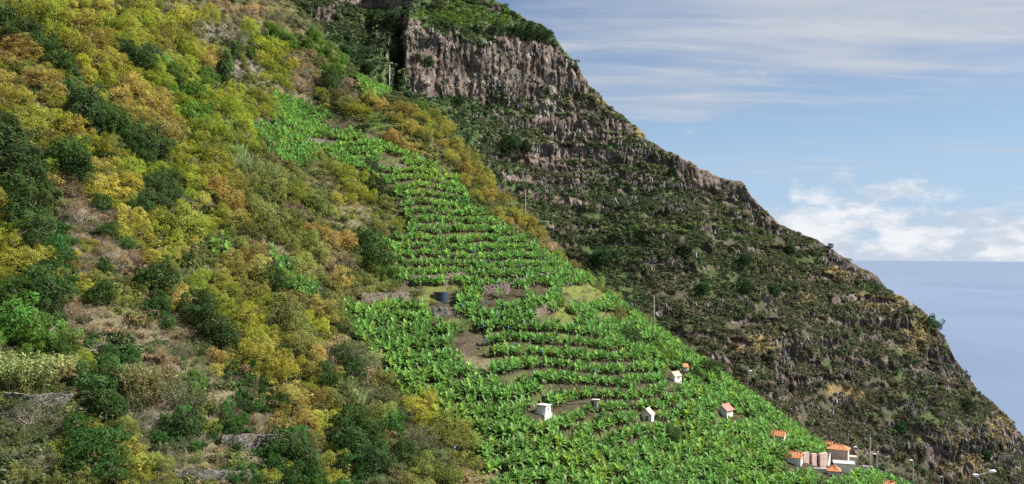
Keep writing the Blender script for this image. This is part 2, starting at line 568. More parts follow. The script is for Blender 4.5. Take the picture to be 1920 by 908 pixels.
W = tps_fit(ctrl, 0.0015)
GX0, GX1, GY0, GY1 = -190.0, 150.0, 30.0, 372.0
GS = 0.75
gx = np.arange(GX0, GX1 + 0.01, GS); gy = np.arange(GY0, GY1 + 0.01, GS)
cx = np.arange(GX0, GX1 + 3.1, 3.0); cy = np.arange(GY0, GY1 + 3.1, 3.0)
CXX, CYY = np.meshgrid(cx, cy)
coarse = tps_eval(W, ctrl, CXX, CYY)


def bilin(arr, x, y, x0, y0, s):
    fx = np.clip((np.asarray(x, float) - x0) / s, 0, arr.shape[1] - 1.001)
    fy = np.clip((np.asarray(y, float) - y0) / s, 0, arr.shape[0] - 1.001)
    ix, iy = fx.astype(int), fy.astype(int)
    tx, ty = fx - ix, fy - iy
    return (arr[iy, ix] * (1 - tx) * (1 - ty) + arr[iy, ix + 1] * tx * (1 - ty)
            + arr[iy + 1, ix] * (1 - tx) * ty + arr[iy + 1, ix + 1] * tx * ty)


XX, YY = np.meshgrid(gx, gy)
ZB = blur(bilin(coarse, XX, YY, GX0, GY0, 3.0), 2)

# planted ground, as outlines on the hillside
FIELDS = [
    [(515, 170), (600, 195), (680, 250), (770, 285), (870, 335), (885, 385), (960, 430), (1050, 490), (1100, 520),
     (1200, 585), (1240, 615), (1400, 730), (1600, 868), (1760, 930), (1760, 1010), (930, 1010), (905, 850), (830, 790), (750, 770),
     (712, 690), (650, 600), (640, 560), (770, 565), (830, 575), (745, 520), (745, 485), (712, 450), (770, 425),
     (735, 350), (690, 320), (600, 290), (560, 315), (500, 280), (465, 235), (500, 225)],
    [(500, 460), (540, 478), (605, 545), (575, 560), (530, 520)],
    [(385, 440), (440, 445), (432, 470), (388, 468)],
    [(665, 138), (705, 148), (735, 172), (690, 185)],
]
ROWS = [(890, 640), (960, 610), (1120, 640), (1260, 720), (1300, 830), (1080, 850), (960, 740), (905, 690)]
ROWS2 = [(720, 440), (900, 410), (1040, 490), (960, 540), (745, 530)]
ROWS3 = [(640, 290), (860, 330), (880, 420), (760, 420), (735, 350)]
PX, PY, PD = project(np.stack([XX, YY, ZB], -1))
# the valley floor on the right stays below the view
ZB = ZB - np.clip(950 - PY, 0, None) / FPX * PD * sstep(PX, 1785, 1850)
PX, PY, PD = project(np.stack([XX, YY, ZB], -1))
field = np.zeros(XX.shape)
for pl in FIELDS:
    field = np.maximum(field, in_poly(PX, PY, pl).astype(float))
rows = np.maximum(np.maximum(in_poly(PX, PY, ROWS), in_poly(PX, PY, ROWS2)), in_poly(PX, PY, ROWS3)).astype(float)
fieldS = blur(field, 4); rowsS = blur(rows, 6)
ter_amt = fieldS * (0.45 + 0.55 * rowsS)
HSTEP = 2.0
warp = 1.1 * fbm(XX / 38, YY / 38, seed=3, octv=3) + 0.25 * fbm(XX / 9, YY / 9, seed=5, octv=2)
ph = ZB / HSTEP + warp
fr = ph - np.floor(ph)
step = np.floor(ph) + sstep(fr, 0.62, 0.9)
ZT = (step - warp) * HSTEP
rough = fbm(XX / 26, YY / 26, seed=21, octv=3) * 1.5 + fbm(XX / 6, YY / 6, seed=31, octv=3) * 0.55
ZH = ZB + ter_amt * (ZT - ZB) + rough * (1 - 0.85 * fieldS)
BENCH = fr


def hz(x, y):
    return bilin(ZH, x, y, GX0, GY0, GS)


_DS = np.arange(45, 330, 0.5)


def hit(px, py, h=0.0):
    """the point of the hillside seen at a pixel, for something h metres above ground; returns ground point"""
    P = ray_dirs(px, py)[None] * _DS[:, None]
    gap = P[:, 2] - hz(P[:, 0], P[:, 1]) - h
    ok = (P[:, 0] > GX0) & (P[:, 0] < GX1)
    s = np.where((gap[:-1] > 0) & (gap[1:] <= 0) & ok[1:])[0]
    if len(s):
        i = s[0]
        t = gap[i] / (gap[i] - gap[i + 1] + 1e-9)
        d = _DS[i] + 0.5 * t
    else:
        d = _DS[np.argmin(np.where(ok & (_DS > 60), np.abs(gap), 1e9))]
    p = ray_dirs(px, py) * d
    return np.array([p[0], p[1], float(hz(p[0], p[1]))]), float(d)


# ground colour patches: (px, py, rx, ry, colour) - the real colour of what grows or lies there
SOIL, DRY, TAN = (0.085, 0.066, 0.046), (0.15, 0.130, 0.076), (0.27, 0.22, 0.13)
GRASS, YGRASS, BGRASS = (0.085, 0.125, 0.03), (0.135, 0.155, 0.04), (0.10, 0.165, 0.035)
OLIVE, GREYB = (0.12, 0.115, 0.045), (0.17, 0.145, 0.12)
PATCH = [(1100, 545, 55, 28, YGRASS), (1060, 590, 45, 22, YGRASS), (1150, 590, 50, 25, YGRASS), (1130, 570, 50, 20, OLIVE),
         (830, 540, 60, 14, YGRASS), (790, 560, 30, 12, YGRASS), (700, 548, 70, 22, SOIL), (735, 500, 18, 35, BGRASS),
         (620, 340, 80, 45, OLIVE), (690, 400, 70, 30, OLIVE), (570, 330, 40, 20, OLIVE), (640, 400, 60, 30, DRY),
         (705, 235, 22, 28, BGRASS), (690, 262, 20, 12, DRY), (880, 640, 34, 30, SOIL), (900, 680, 30, 20, DRY),
         (400, 60, 70, 22, GREYB), (450, 130, 50, 18, GREYB), (370, 20, 60, 18, OLIVE), (500, 165, 40, 14, GREYB),
         (560, 160, 60, 30, DRY), (600, 265, 40, 10, SOIL),
         (200, 600, 90, 45, DRY), (280, 640, 70, 50, DRY), (160, 400, 60, 40, GREYB), (150, 430, 40, 30, DRY),
         (400, 730, 60, 50, DRY), (440, 830, 90, 50, DRY), (450, 870, 60, 14, GRASS), (230, 580, 50, 14, OLIVE),
         (60, 780, 80, 40, GREYB), (60, 860, 80, 40, OLIVE), (280, 780, 40, 60, GREYB), (500, 820, 50, 40, DRY),
         (350, 870, 60, 30, DRY), (560, 30, 50, 40, OLIVE), (480, 20, 50, 25, OLIVE), (600, 110, 30, 40, GRASS),
         (650, 170, 40, 20, SOIL), (1050, 440, 30, 30, TAN), (1270, 835, 60, 10, YGRASS), (1380, 772, 20, 8, YGRASS),
         (1210, 640, 40, 15, SOIL), (200, 500, 40, 30, SOIL), (230, 470, 40, 40, DRY)]
tone = np.empty(XX.shape + (3,))
lowf = fbm(XX / 14, YY / 14, seed=41, octv=3)
tone[:] = np.array((0.075, 0.075, 0.035))
tone += (sstep(lowf, -0.2, 0.9)[..., None]) * (np.array((0.13, 0.105, 0.06)) - np.array((0.075, 0.075, 0.035)))
tone = tone * (1 - fieldS[..., None]) + np.array((0.062, 0.052, 0.03)) * fieldS[..., None]
wob = 0.7 * fbm(XX / 5, YY / 5, seed=51, octv=3)
for a, b, rx, ry, c in PATCH:
    q = np.sqrt(((PX - a) / rx) ** 2 + ((PY - b) / ry) ** 2) + wob
    k = sstep(q, 1.15, 0.75)[..., None]
    tone = tone * (1 - k) + np.array(c) * k
# grassy lips of the terrace banks
lip = (sstep(fr, 0.5, 0.62) * sstep(fr, 0.98, 0.85) * fieldS * sstep(lowf + wob, -0.3, 0.4))[..., None]
tone = tone * (1 - 0.8 * lip) + np.array((0.095, 0.115, 0.035)) * 0.8 * lip

obj('hillside', mesh_np('hillside', np.stack([XX, YY, ZH], -1).reshape(-1, 3), grid_faces(len(gy), len(gx)),
                        [M['ground']], True, col=tone.reshape(-1, 3)), kind='structure')

# ------------------------------------------------------------------ far mountain: a rocky face falling from its skyline
SKYLINE = [(300, -330), (480, -260), (620, -200), (760, -130), (840, -60), (900, -14), (925, 2), (955, 18), (990, 40), (1015, 42), (1035, 65),
           (1060, 98), (1082, 112), (1086, 128), (1105, 155), (1128, 182), (1160, 208), (1195, 238), (1215, 262), (1250, 285),
           (1290, 302), (1310, 318), (1328, 326), (1345, 330), (1372, 336), (1398, 342), (1410, 366), (1430, 392),
           (1455, 418), (1490, 432), (1530, 452), (1560, 470), (1590, 488), (1620, 503), (1652, 520), (1670, 545),
           (1710, 566), (1745, 588), (1768, 612), (1784, 640), (1794, 668), (1812, 694), (1826, 730), (1850, 748), (1880, 775), (1905, 806),
           (1930, 835), (1980, 900), (2080, 1010), (2200, 1150)]
CLIFFS = [  # outline on the photograph, strength of bare rock
    ([(742, 40), (775, 22), (812, 45), (860, 62), (905, 88), (950, 70), (1010, 78), (1062, 96), (1088, 130), (1112, 170), (1050, 178), (985, 190),
      (925, 186), (870, 180), (800, 172), (768, 150), (748, 100)], 1.0),
    ([(745, 60), (800, 40), (830, 170), (770, 170)], 1.0),
    ([(985, 185), (1110, 178), (1165, 215), (1235, 280), (1190, 300), (1100, 262), (1010, 250)], 0.40),
    ([(1010, 215), (1150, 230), (1160, 258), (1020, 262)], 0.55),
    ([(940, 290), (1040, 268), (1260, 300), (1260, 345), (1050, 350), (950, 340)], 0.40),
    ([(1255, 288), (1330, 322), (1400, 340), (1432, 395), (1405, 412), (1388, 372), (1270, 352)], 0.72),
    ([(1440, 400), (1460, 420), (1455, 440), (1395, 425)], 0.7),
    ([(1555, 468), (1655, 520), (1672, 548), (1600, 520), (1540, 490)], 0.62),
    ([(1768, 610), (1800, 680), (1830, 730), (1780, 736), (1700, 715), (1745, 690), (1750, 640)], 0.62),
    ([(1440, 580), (1700, 600), (1720, 680), (1640, 720), (1450, 690)], 0.36),
    ([(1180, 470), (1300, 470), (1300, 520), (1180, 510)], 0.42),
    ([(560, -60), (770, -60), (770, 12), (690, 22), (600, 8)], 1.0),
    ([(570, 22), (645, 22), (640, 55), (575, 62)], 0.8),
    ([(690, 70), (745, 72), (745, 108), (690, 100)], 0.5),
    ([(870, 0), (940, 5), (960, 30), (920, 24)], 0.5),
    ([(1400, 640), (1560, 720), (1640, 800), (1500, 760)], 0.25),
    ([(1700, 760), (1900, 800), (1920, 908), (1760, 900)], 0.28),
]
NCOL, NROW, DSTEP = 860, 470, 0.75
sk = np.array(SKYLINE, float)
mpx = np.linspace(330, 2190, NCOL)
jag = 3.0 * fbm(mpx / 16, mpx * 0, seed=61, octv=4) * np.where((mpx > 1000) & (mpx < 1460), 1.2, 0.7)
mpy = np.interp(mpx, sk[:, 0], sk[:, 1]) + jag
mdr = np.interp(mpx, [300, 700, 735, 765, 1000, 1300, 1600, 1800, 2200], [610, 600, 596, 560, 556, 545, 520, 505, 500])
top = unproject(mpx, mpy, mdr)
MXc = top[:, 0].copy()
cur = top.copy()
MV = np.empty((NROW, NCOL, 3)); MK = np.empty((NROW, NCOL))
lat = 9.0 * fbm(MXc / 55, MXc * 0 + 1.7, seed=71, octv=4)
for i in range(NROW):
    MV[i] = cur
    qx, qy, qd = project(cur)
    k = np.zeros(NCOL)
    wx = 9 * fbm(cur[:, 0] / 9, cur[:, 2] / 9, seed=81, octv=3)
    wy = 7 * fbm(cur[:, 0] / 9, cur[:, 2] / 9, seed=91, octv=3)
    for pl, s in CLIFFS:
        k = np.maximum(k, in_poly(qx + wx, qy + wy, pl) * s)
    nz = fbm(cur[:, 0] / 8, cur[:, 2] / 3.5, seed=101, octv=4)
    band = fbm(cur[:, 0] / 120, cur[:, 2] / 7.0, seed=111, octv=3)
    k2 = np.where(k > 0.95, 1.0, sstep(k * 1.15 + 0.42 * nz + 0.30 * band + 0.13 - 0.15 * (qx < 900) - 0.05 * (qy > 430), 0.50, 0.66))
    # lava beds: continuous steep bands with flatter vegetated ledges between them
    fz = cur[:, 2] / 10.5 + 0.9 * fbm(cur[:, 0] / 110, cur[:, 2] / 60, seed=115, octv=3) + cur[:, 0] / 260
    fz = fz - np.floor(fz)
    bed = sstep(fz, 0.02, 0.10) * sstep(fz, 0.40, 0.30) * sstep(fbm(cur[:, 0] / 26, cur[:, 2] / 12, seed=117, octv=3), -0.25, 0.15) * sstep(qx, 860, 980)
    bed = bed * np.where(vnoise(cur[:, 0] / 3.5, cur[:, 2] / 5, seed=119) > -0.25, 1, 0.25)
    k2 = np.maximum(k2, 0.95 * bed)
    MK[i] = k2
    slope = np.clip(47 + 19 * band + 6 * nz, 22, 70) * (1 - k2) + (82 + 5 * nz) * k2
    slope = np.where(i < 3, 60, slope)
    a_ = np.radians(slope)
    ds = DSTEP if i < 430 else DSTEP * (1 + (i - 430) * 0.3)
    cur = cur + np.stack([np.zeros(NCOL), -np.cos(a_) * ds, -np.sin(a_) * ds], -1)
# smooth the marching noise a little sideways, then carve relief
def box_blur(a, r_, axis):
    for _ in range(3):
        p = np.pad(a, [(r_ + 1, r_) if k == axis else (0, 0) for k in range(2)], 'edge')
        c = np.cumsum(p, axis)
        n = a.shape[axis]
        hi = np.take(c, np.arange(2 * r_ + 1, 2 * r_ + 1 + n), axis); lo = np.take(c, np.arange(0, n), axis)
        a = (hi - lo) / (2 * r_ + 1)
    return a


# smooth sideways at equal height, so that steps of the skyline do not run down the face as gullies
zg = np.linspace(MV[..., 2].min(), MV[..., 2].max(), 640)
YG = np.empty((len(zg), NCOL))
for c in range(NCOL):
    zc_, yc_ = MV[::-1, c, 2], MV[::-1, c, 1]
    YG[:, c] = np.interp(zg, zc_, yc_) + np.clip(zg - zc_[-1], 0, None) * 0.75 - np.clip(zc_[0] - zg, 0, None) * 0.75
YG = box_blur(YG, 40, 1)
YS = np.empty((NROW, NCOL))
for c in range(NCOL):
    YS[:, c] = np.interp(MV[:, c, 2], zg, YG[:, c])
DY = MV[..., 1] - YS
DY = box_blur(DY, 2, 1)
DY = DY - box_blur(DY, 16, 0)
edge = sstep(np.abs(mpx - 745), 70, 20)[None]                 # the cliff's inner corner stays sharp
MV[..., 1] = (YS + DY) * (1 - edge) + MV[..., 1] * edge
fade = sstep(np.arange(NROW), 0, 14)[:, None]
MX, MY_, MZ = MV[..., 0], MV[..., 1], MV[..., 2]
rel = 3.4 * fbm(MX / 60, MZ / 30, seed=121, octv=3) + 1.7 * fbm(MX / 14, MZ / 8, seed=131, octv=3)
coln = np.abs(fbm(MX / 2.6, MZ / 20, seed=141, octv=3))                # basalt columns
blk = fbm(MX / 5.0, MZ / 7.0, seed=151, octv=4)
MV[..., 1] += fade * (rel + MK * (2.6 * coln - 1.6 * blk)) + (1 - MK) * 0.7 * fbm(MX / 2.2, MZ / 2.2, seed=161, octv=2)
MV[..., 0] += MK * 0.5 * vnoise(MX / 3, MZ / 3, seed=171)
mqx, mqy, mqd = project(MV)
green = 0.48 + 0.35 * fbm(MX / 30, MZ / 18, seed=181, octv=3)
green += 0.30 * sstep(mqx, 1100, 800) - 0.22 * sstep(mqy, 560, 760)
warm = np.zeros(MX.shape) + 0.10 + 0.22 * fbm(MX / 18, MZ / 7, seed=191, octv=3)
WARM = [(1590, 515, 70, 18), (1660, 565, 60, 22), (1740, 595, 45, 18), (1420, 645, 60, 22), (1150, 185, 40, 25), (1200, 240, 40, 18), (1130, 150, 30, 25),
        (1300, 318, 60, 12), (1580, 735, 40, 20), (1720, 640, 60, 30), (1800, 720, 40, 14), (1880, 810, 40, 40), (1780, 820, 60, 20), (1820, 880, 70, 25), (1510, 560, 20, 10)]
for a, b, rx, ry in WARM:
    q = np.sqrt(((mqx - a) / rx) ** 2 + ((mqy - b) / ry) ** 2)
    warm += 0.55 * sstep(q + 0.3 * fbm(MX / 6, MZ / 4, seed=201, octv=2), 1.2, 0.5)
back = []
for dy, dz in ((2, -0.6), (9, -5), (30, -28), (120, -200), (260, -420)):
    back.append(top + np.array([0, dy, dz]))
back[0] = MV[0] + np.array([0, 2, -0.5])
allv = np.concatenate([np.array(back[::-1]), MV], 0)
nb = len(back)
mt = np.stack([MK, np.clip(green, 0, 1), np.clip(warm, 0, 1)], -1)
mt = np.concatenate([np.repeat(mt[:1], nb, 0), mt], 0)
obj('mountain', mesh_np('mountain', allv.reshape(-1, 3), grid_faces(NROW + nb, NCOL)[:, ::-1], [M['rock']], True,
                        col=mt.reshape(-1, 3)), kind='structure')
#PLANTS_HERE

# ------------------------------------------------------------------ plant meshes (shared by all copies)
def _unit(v_):
    return v_ / np.maximum(np.linalg.norm(v_, axis=-1, keepdims=True), 1e-9)


def leaf_quads(pos, nrm, size, aspect, g):
    n = len(pos)
    t = _unit(np.cross(nrm, g.normal(size=(n, 3))))
    b = np.cross(nrm, t)
    L = (size * g.uniform(0.7, 1.35, n))[:, None]
    w = L * aspect
    v_ = np.stack([pos - t * L * 0.5, pos + b * w * 0.5 + t * L * 0.05, pos + t * L * 0.5, pos - b * w * 0.5 + t * L * 0.05], 1)
    return v_.reshape(-1, 3), np.arange(4 * n).reshape(n, 4)


def crown_mesh(name, seed, nblob=16, nleaf=2200, leaf=0.10, aspect=0.6, height=1.0, low=-0.55, spread=0.62, br=(0.28, 0.46),
               cone=0.0, mat='leaf', ragged=0.1):
    """a crown of leaf clumps, radius about 1, its base at z = 0"""
    g = np.random.default_rng(seed)
    d = _unit(g.normal(size=(nblob * 3, 3)))
    d = d[d[:, 2] > low][:nblob]
    c = d * spread * g.uniform(0.4, 1.12, len(d))[:, None]
    c[:, 0] *= g.uniform(0.85, 1.2); c[:, 1] *= g.uniform(0.85, 1.2)
    c += 0.10 * g.normal(size=3) * (c[:, 2:3] + 0.3)
    r = g.uniform(br[0], br[1], len(d))
    c[0] = (0, 0, -0.1); r[0] = 0.45
    if cone:
        k = 1 - cone * (c[:, 2] + 0.6) / 1.3
        c[:, :2] *= k[:, None]; r *= np.clip(k, 0.35, 1)
    which = g.choice(len(d), nleaf, p=r ** 2 / (r ** 2).sum())
    dd = _unit(g.normal(size=(nleaf, 3)) + 0.35 * np.array([0, 0, 1.0]) + 0.5 * _unit(c[which] + 1e-6))
    pos = c[which] + dd * (r[which] * (1 + ragged * g.normal(size=nleaf)))[:, None]
    # leave out leaves buried inside another clump
    inside = np.zeros(nleaf)
    for j in range(len(d)):
        inside += np.linalg.norm(pos - c[j], axis=1) < 0.72 * r[j]
    pos, dd = pos[inside < 1], dd[inside < 1]
    nrm = _unit(dd + 0.5 * g.normal(size=dd.shape))
    v_, f_ = leaf_quads(pos, nrm, leaf, aspect, g)
    v_[:, 2] *= height
    v_[:, 2] -= np.quantile(v_[:, 2], 0.01)
    return mesh_np(name, v_, f_, [M[mat]])


def blades_mesh(name, seed, n=90, length=1.0, width=0.03, spread=0.5, lean=0.5, bend=0.5, mat='blade', seg=3):
    g = np.random.default_rng(seed)
    V, F = [], []
    for i in range(n):
        a = g.uniform(0, 2 * math.pi); rr = spread * math.sqrt(g.uniform())
        base = np.array([rr * math.cos(a), rr * math.sin(a), 0])
        az = a + g.normal() * 0.7
        el = R(90) - abs(g.normal()) * lean
        L = length * g.uniform(0.55, 1.1)
        h = np.array([math.cos(az), math.sin(az), 0]); side = np.array([-math.sin(az), math.cos(az), 0])
        ca = g.uniform(0, math.pi)
        side = side * math.cos(ca) + h * math.sin(ca)
        p = base.copy(); b0 = len(V)
        for s in range(seg + 1):
            t = s / seg
            w = width * (1 - t) ** 0.6 * (0.6 + 0.8 * t) + 0.004
            V += [p - side * w, p + side * w]
            e = el - bend * t * g.uniform(0.6, 1.6)
            p = p + (h * math.cos(e) + np.array([0, 0, 1]) * math.sin(e)) * L / seg
        for s in range(seg):
            F.append([b0 + 2 * s, b0 + 2 * s + 1, b0 + 2 * s + 3, b0 + 2 * s + 2])
    return mesh_np(name, np.array(V), np.array(F), [M[mat]])


def cane_mesh(name, seed):
    """a thicket of tall canes with drooping leaves"""
    g = np.random.default_rng(seed)
    V, F = [], []

    def strip(p, dirs, L, w, side):
        b0 = len(V)
        n = len(dirs)
        for s in range(n + 1):
            ww = w * (1 - (s / n) ** 2) + 0.004
            V.append(p - side * ww); V.append(p + side * ww)
            if s < n:
                p = p + dirs[s] * L / n
        for s in range(n):
            F.append([b0 + 2 * s, b0 + 2 * s + 1, b0 + 2 * s + 3, b0 + 2 * s + 2])
    for i in range(210):
        a = g.uniform(0, 2 * math.pi); rr = 0.95 * math.sqrt(g.uniform())
        base = np.array([rr * math.cos(a), rr * math.sin(a), 0])
        out = np.array([math.cos(a), math.sin(a), 0])
        d = _unit(np.array([0, 0, 1.0]) + out * rr * 0.35 + 0.12 * g.normal(size=3))
        H = g.uniform(1.1, 1.9)
        sd = _unit(np.cross(d, g.normal(size=3)))
        strip(base, [d, d, _unit(d + 0.3 * out)], H, 0.012, sd)
        for k in range(9):
            q = base + d * H * g.uniform(0.35, 1.0)
            az = g.uniform(0, 2 * math.pi)
            h = np.array([math.cos(az), math.sin(az), 0])
            up = np.array([0, 0, 1.0])
            strip(q, [_unit(h * 0.7 + up), _unit(h + up * 0.1), _unit(h * 0.7 - up * 0.6)], g.uniform(0.2, 0.36), 0.022, np.array([-h[1], h[0], 0.3]))
    return mesh_np(name, np.array(V), np.array(F), [M['blade']])


def twig_mesh(name, seed, n=60, mat='twig', length=1.0):
    g = np.random.default_rng(seed)
    mb = MB()
    for i in range(n):
        a = g.uniform(0, 2 * math.pi)
        el = g.uniform(0.25, 1.35)
        d = np.array([math.cos(a) * math.cos(el), math.sin(a) * math.cos(el), math.sin(el)])
        p = np.array([0.12 * g.normal(), 0.12 * g.normal(), 0.02])
        L = length * g.uniform(0.5, 1.05)
        pts = [p]
        for s in range(3):
            d = _unit(d + 0.28 * g.normal(size=3))
            pts.append(pts[-1] + d * L / 3)
        mb.tube(pts, [0.02, 0.015, 0.01, 0.004], 3, False)
        q = pts[2]
        d2 = _unit(d + 0.8 * g.normal(size=3))
        mb.tube([q, q + d2 * L * 0.3], [0.01, 0.004], 3, False)
    return mb.mesh(name, M[mat])


def trunk_mesh(name, seed, lean=0.15):
    """tapered trunk with limbs, height about 1.2 for a crown of radius 1"""
    g = np.random.default_rng(seed)
    mb = MB()
    p = [np.array([0, 0, -0.35])]
    d = np.array([0, 0, 1.0])
    for s in range(4):
        d = _unit(d + lean * g.normal(size=3) * np.array([1, 1, 0.2]))
        p.append(p[-1] + d * 0.33)
    mb.tube(p, [0.105, 0.08, 0.065, 0.05, 0.03], 7)
    for k in range(7):
        i = int(g.integers(2, 5))
        a = g.uniform(0, 2 * math.pi)
        q = p[i]
        dd = _unit(np.array([math.cos(a), math.sin(a), g.uniform(0.4, 1.1)]))
        q1 = q + dd * 0.32
        q2 = q1 + _unit(dd + 0.4 * g.normal(size=3)) * 0.3
        mb.tube([q, q1, q2], [0.04, 0.028, 0.010], 5, False)
    return mb.mesh(name, M['bark'], True)


def scrub_mesh(name, seed, nleaf=170, leaf=0.30, height=0.75):
    g = np.random.default_rng(seed)
    nb_ = 5
    c = g.normal(size=(nb_, 3)) * np.array([0.42, 0.42, 0.16]); c[:, 2] = np.abs(c[:, 2]) + 0.25
    r = g.uniform(0.35, 0.55, nb_)
    w = g.choice(nb_, nleaf)
    dd = _unit(g.normal(size=(nleaf, 3)) + np.array([0, 0, 0.45]))
    pos = c[w] + dd * r[w][:, None]
    v_, f_ = leaf_quads(pos, _unit(dd + 0.6 * g.normal(size=dd.shape)), leaf, 0.6, g)
    v_[:, 2] *= height
    return mesh_np(name, v_, f_, [M['scrub']])


# banana: leaves of four bends, each an arching folded blade along +x
def banana_leaf(name, bend, L=1.95, W=0.30, seed=0):
    g = np.random.default_rng(seed)
    n = 7
    V, F = [], []
    p = np.array([0.0, 0, 0]); e = 0.0
    for s in range(n + 1):
        t = s / n
        w = 0.03 if t < 0.1 else W * max(0.0, math.sin(math.pi * min(1, 0.10 + 0.90 * ((t - 0.1) / 0.9)))) ** 0.55
        w = max(w, 0.012) * g.uniform(0.9, 1.08)
        V += [p + np.array([0, -w, 0.35 * w]), p, p + np.array([0, w, 0.35 * w])]
        e -= bend / n * (0.35 + 1.3 * t)
        p = p + np.array([math.cos(e), 0, math.sin(e)]) * L / n
    for s in range(n):
        for k in (0, 1):
            b0 = 3 * s + k
            F.append([b0, b0 + 3, b0 + 4, b0 + 1])
    return np.array(V), np.array(F)


LEAFN = [banana_leaf('leaf', b, L_, 0.30, 5 + i) for i, (b, L_) in enumerate(((0.45, 1.9), (0.85, 2.05), (1.25, 2.1), (1.8, 2.0)))]
LEAFN.append(banana_leaf('leaf', 0.5, 1.25, 0.15, 44))
LEAFM = [mesh_np('banana_leaf', v_, f_, [M['dead' if i == 4 else 'banana']], True) for i, (v_, f_) in enumerate(LEAFN)]


def banana_layout(seed):
    g = np.random.default_rng(seed)
    n = int(g.integers(12, 15))
    out = []
    for i in range(n):
        t = i / (n - 1)
        az = i * 2.3999 + g.normal() * 0.25
        el = R(84 - 52 * t + g.normal() * 7)
        k = min(3, int(t * 3.4 + g.uniform(-0.3, 0.5))) if t > 0.1 else 0
        out.append((max(k, 0), az, el, 0.98 + 0.30 * (1 - t), g.uniform(0.8, 1.1)))
    for i in range(int(g.integers(1, 4))):
        out.append((4, g.uniform(0, 6.28), R(-55 + 18 * g.normal()), 1.02, g.uniform(0.7, 1.0)))
    return out


def banana_stem(seed):
    mb = MB()
    mb.tube([(0, 0, -0.3), (0.02, 0, 0.4), (0.0, 0.02, 0.9), (0, 0, 1.32)], [0.16, 0.13, 0.10, 0.06], 7)
    return mb.mesh('stem', M['stem'], True)


STEM = banana_stem(0)
LAYOUT = [banana_layout(100 + i) for i in range(5)]


def whole_banana(i):
    V, F, mi = [], [], []
    off = 0
    for k, az, el, z, s in LAYOUT[i]:
        v_, f_ = LEAFN[k]
        mt_ = np.array(Matrix.Rotation(az, 3, 'Z') @ Matrix.Rotation(-el, 3, 'Y'))
        V.append((v_ * s) @ mt_.T + np.array([0, 0, z])); F.append(f_ + off); off += len(v_)
        mi += [2 if k == 4 else 0] * len(f_)
    sv = np.array([q.co[:] for q in STEM.vertices])
    sf = np.array([list(q.vertices) for q in STEM.polygons if len(q.vertices) == 4])
    V.append(sv); F.append(sf + off); mi += [1] * len(sf)
    return mesh_np('banana_mass', np.concatenate(V), np.concatenate(F), [M['banana'], M['stem'], M['dead']], True, fmat=mi)


# ------------------------------------------------------------------ scattering of what nobody could count
def scatter(name, sources, pts, rot, scl, idx, tint, label, category):
    """ONE object of kind stuff: a cloud of points carrying shared plant meshes"""
    me = bpy.data.meshes.new(name)
    n = len(pts)
    me.vertices.add(n)
    me.vertices.foreach_set('co', np.asarray(pts, np.float32).ravel())
    for nm, typ, arr, fld in (('rot', 'FLOAT_VECTOR', rot, 'vector'), ('scl', 'FLOAT_VECTOR', scl, 'vector'),
                              ('idx', 'INT', idx, 'value'), ('tint', 'FLOAT_VECTOR', tint, 'vector')):
        at = me.attributes.new(nm, typ, 'POINT')
        at.data.foreach_set(fld, np.asarray(arr, np.int32 if typ == 'INT' else np.float32).ravel())
    o = obj(name, me, kind='stuff', label=label, category=category)
    ng = bpy.data.node_groups.new(name, 'GeometryNodeTree')
    ng.interface.new_socket('Geometry', in_out='INPUT', socket_type='NodeSocketGeometry')
    ng.interface.new_socket('Geometry', in_out='OUTPUT', socket_type='NodeSocketGeometry')
    N, L = ng.nodes, ng.links
    gi, go = N.new('NodeGroupInput'), N.new('NodeGroupOutput')
    mp = N.new('GeometryNodeMeshToPoints')
    L.new(gi.outputs[0], mp.inputs[0])
    join = N.new('GeometryNodeJoinGeometry')
    for s in sources:
        src = bpy.data.objects.new(name + '_plant', s)      # never linked to the scene: only lends its mesh
        oi = N.new('GeometryNodeObjectInfo')
        oi.inputs['Object'].default_value = src
        oi.inputs['As Instance'].default_value = True
        L.new(oi.outputs['Geometry'], join.inputs[0])

    def named(nm, typ):
        a = N.new('GeometryNodeInputNamedAttribute')
        a.data_type = typ
        a.inputs['Name'].default_value = nm
        return a.outputs[0]
    ip = N.new('GeometryNodeInstanceOnPoints')
    ip.inputs['Pick Instance'].default_value = True
    L.new(mp.outputs[0], ip.inputs['Points'])
    L.new(join.outputs[0], ip.inputs['Instance'])
    L.new(named('idx', 'INT'), ip.inputs['Instance Index'])
    e2r = N.new('FunctionNodeEulerToRotation')
    L.new(named('rot', 'FLOAT_VECTOR'), e2r.inputs[0])
    L.new(e2r.outputs[0], ip.inputs['Rotation'])
    L.new(named('scl', 'FLOAT_VECTOR'), ip.inputs['Scale'])
    L.new(ip.outputs[0], go.inputs[0])
    md = o.modifiers.new('scatter', 'NODES')
    md.node_group = ng
    return o


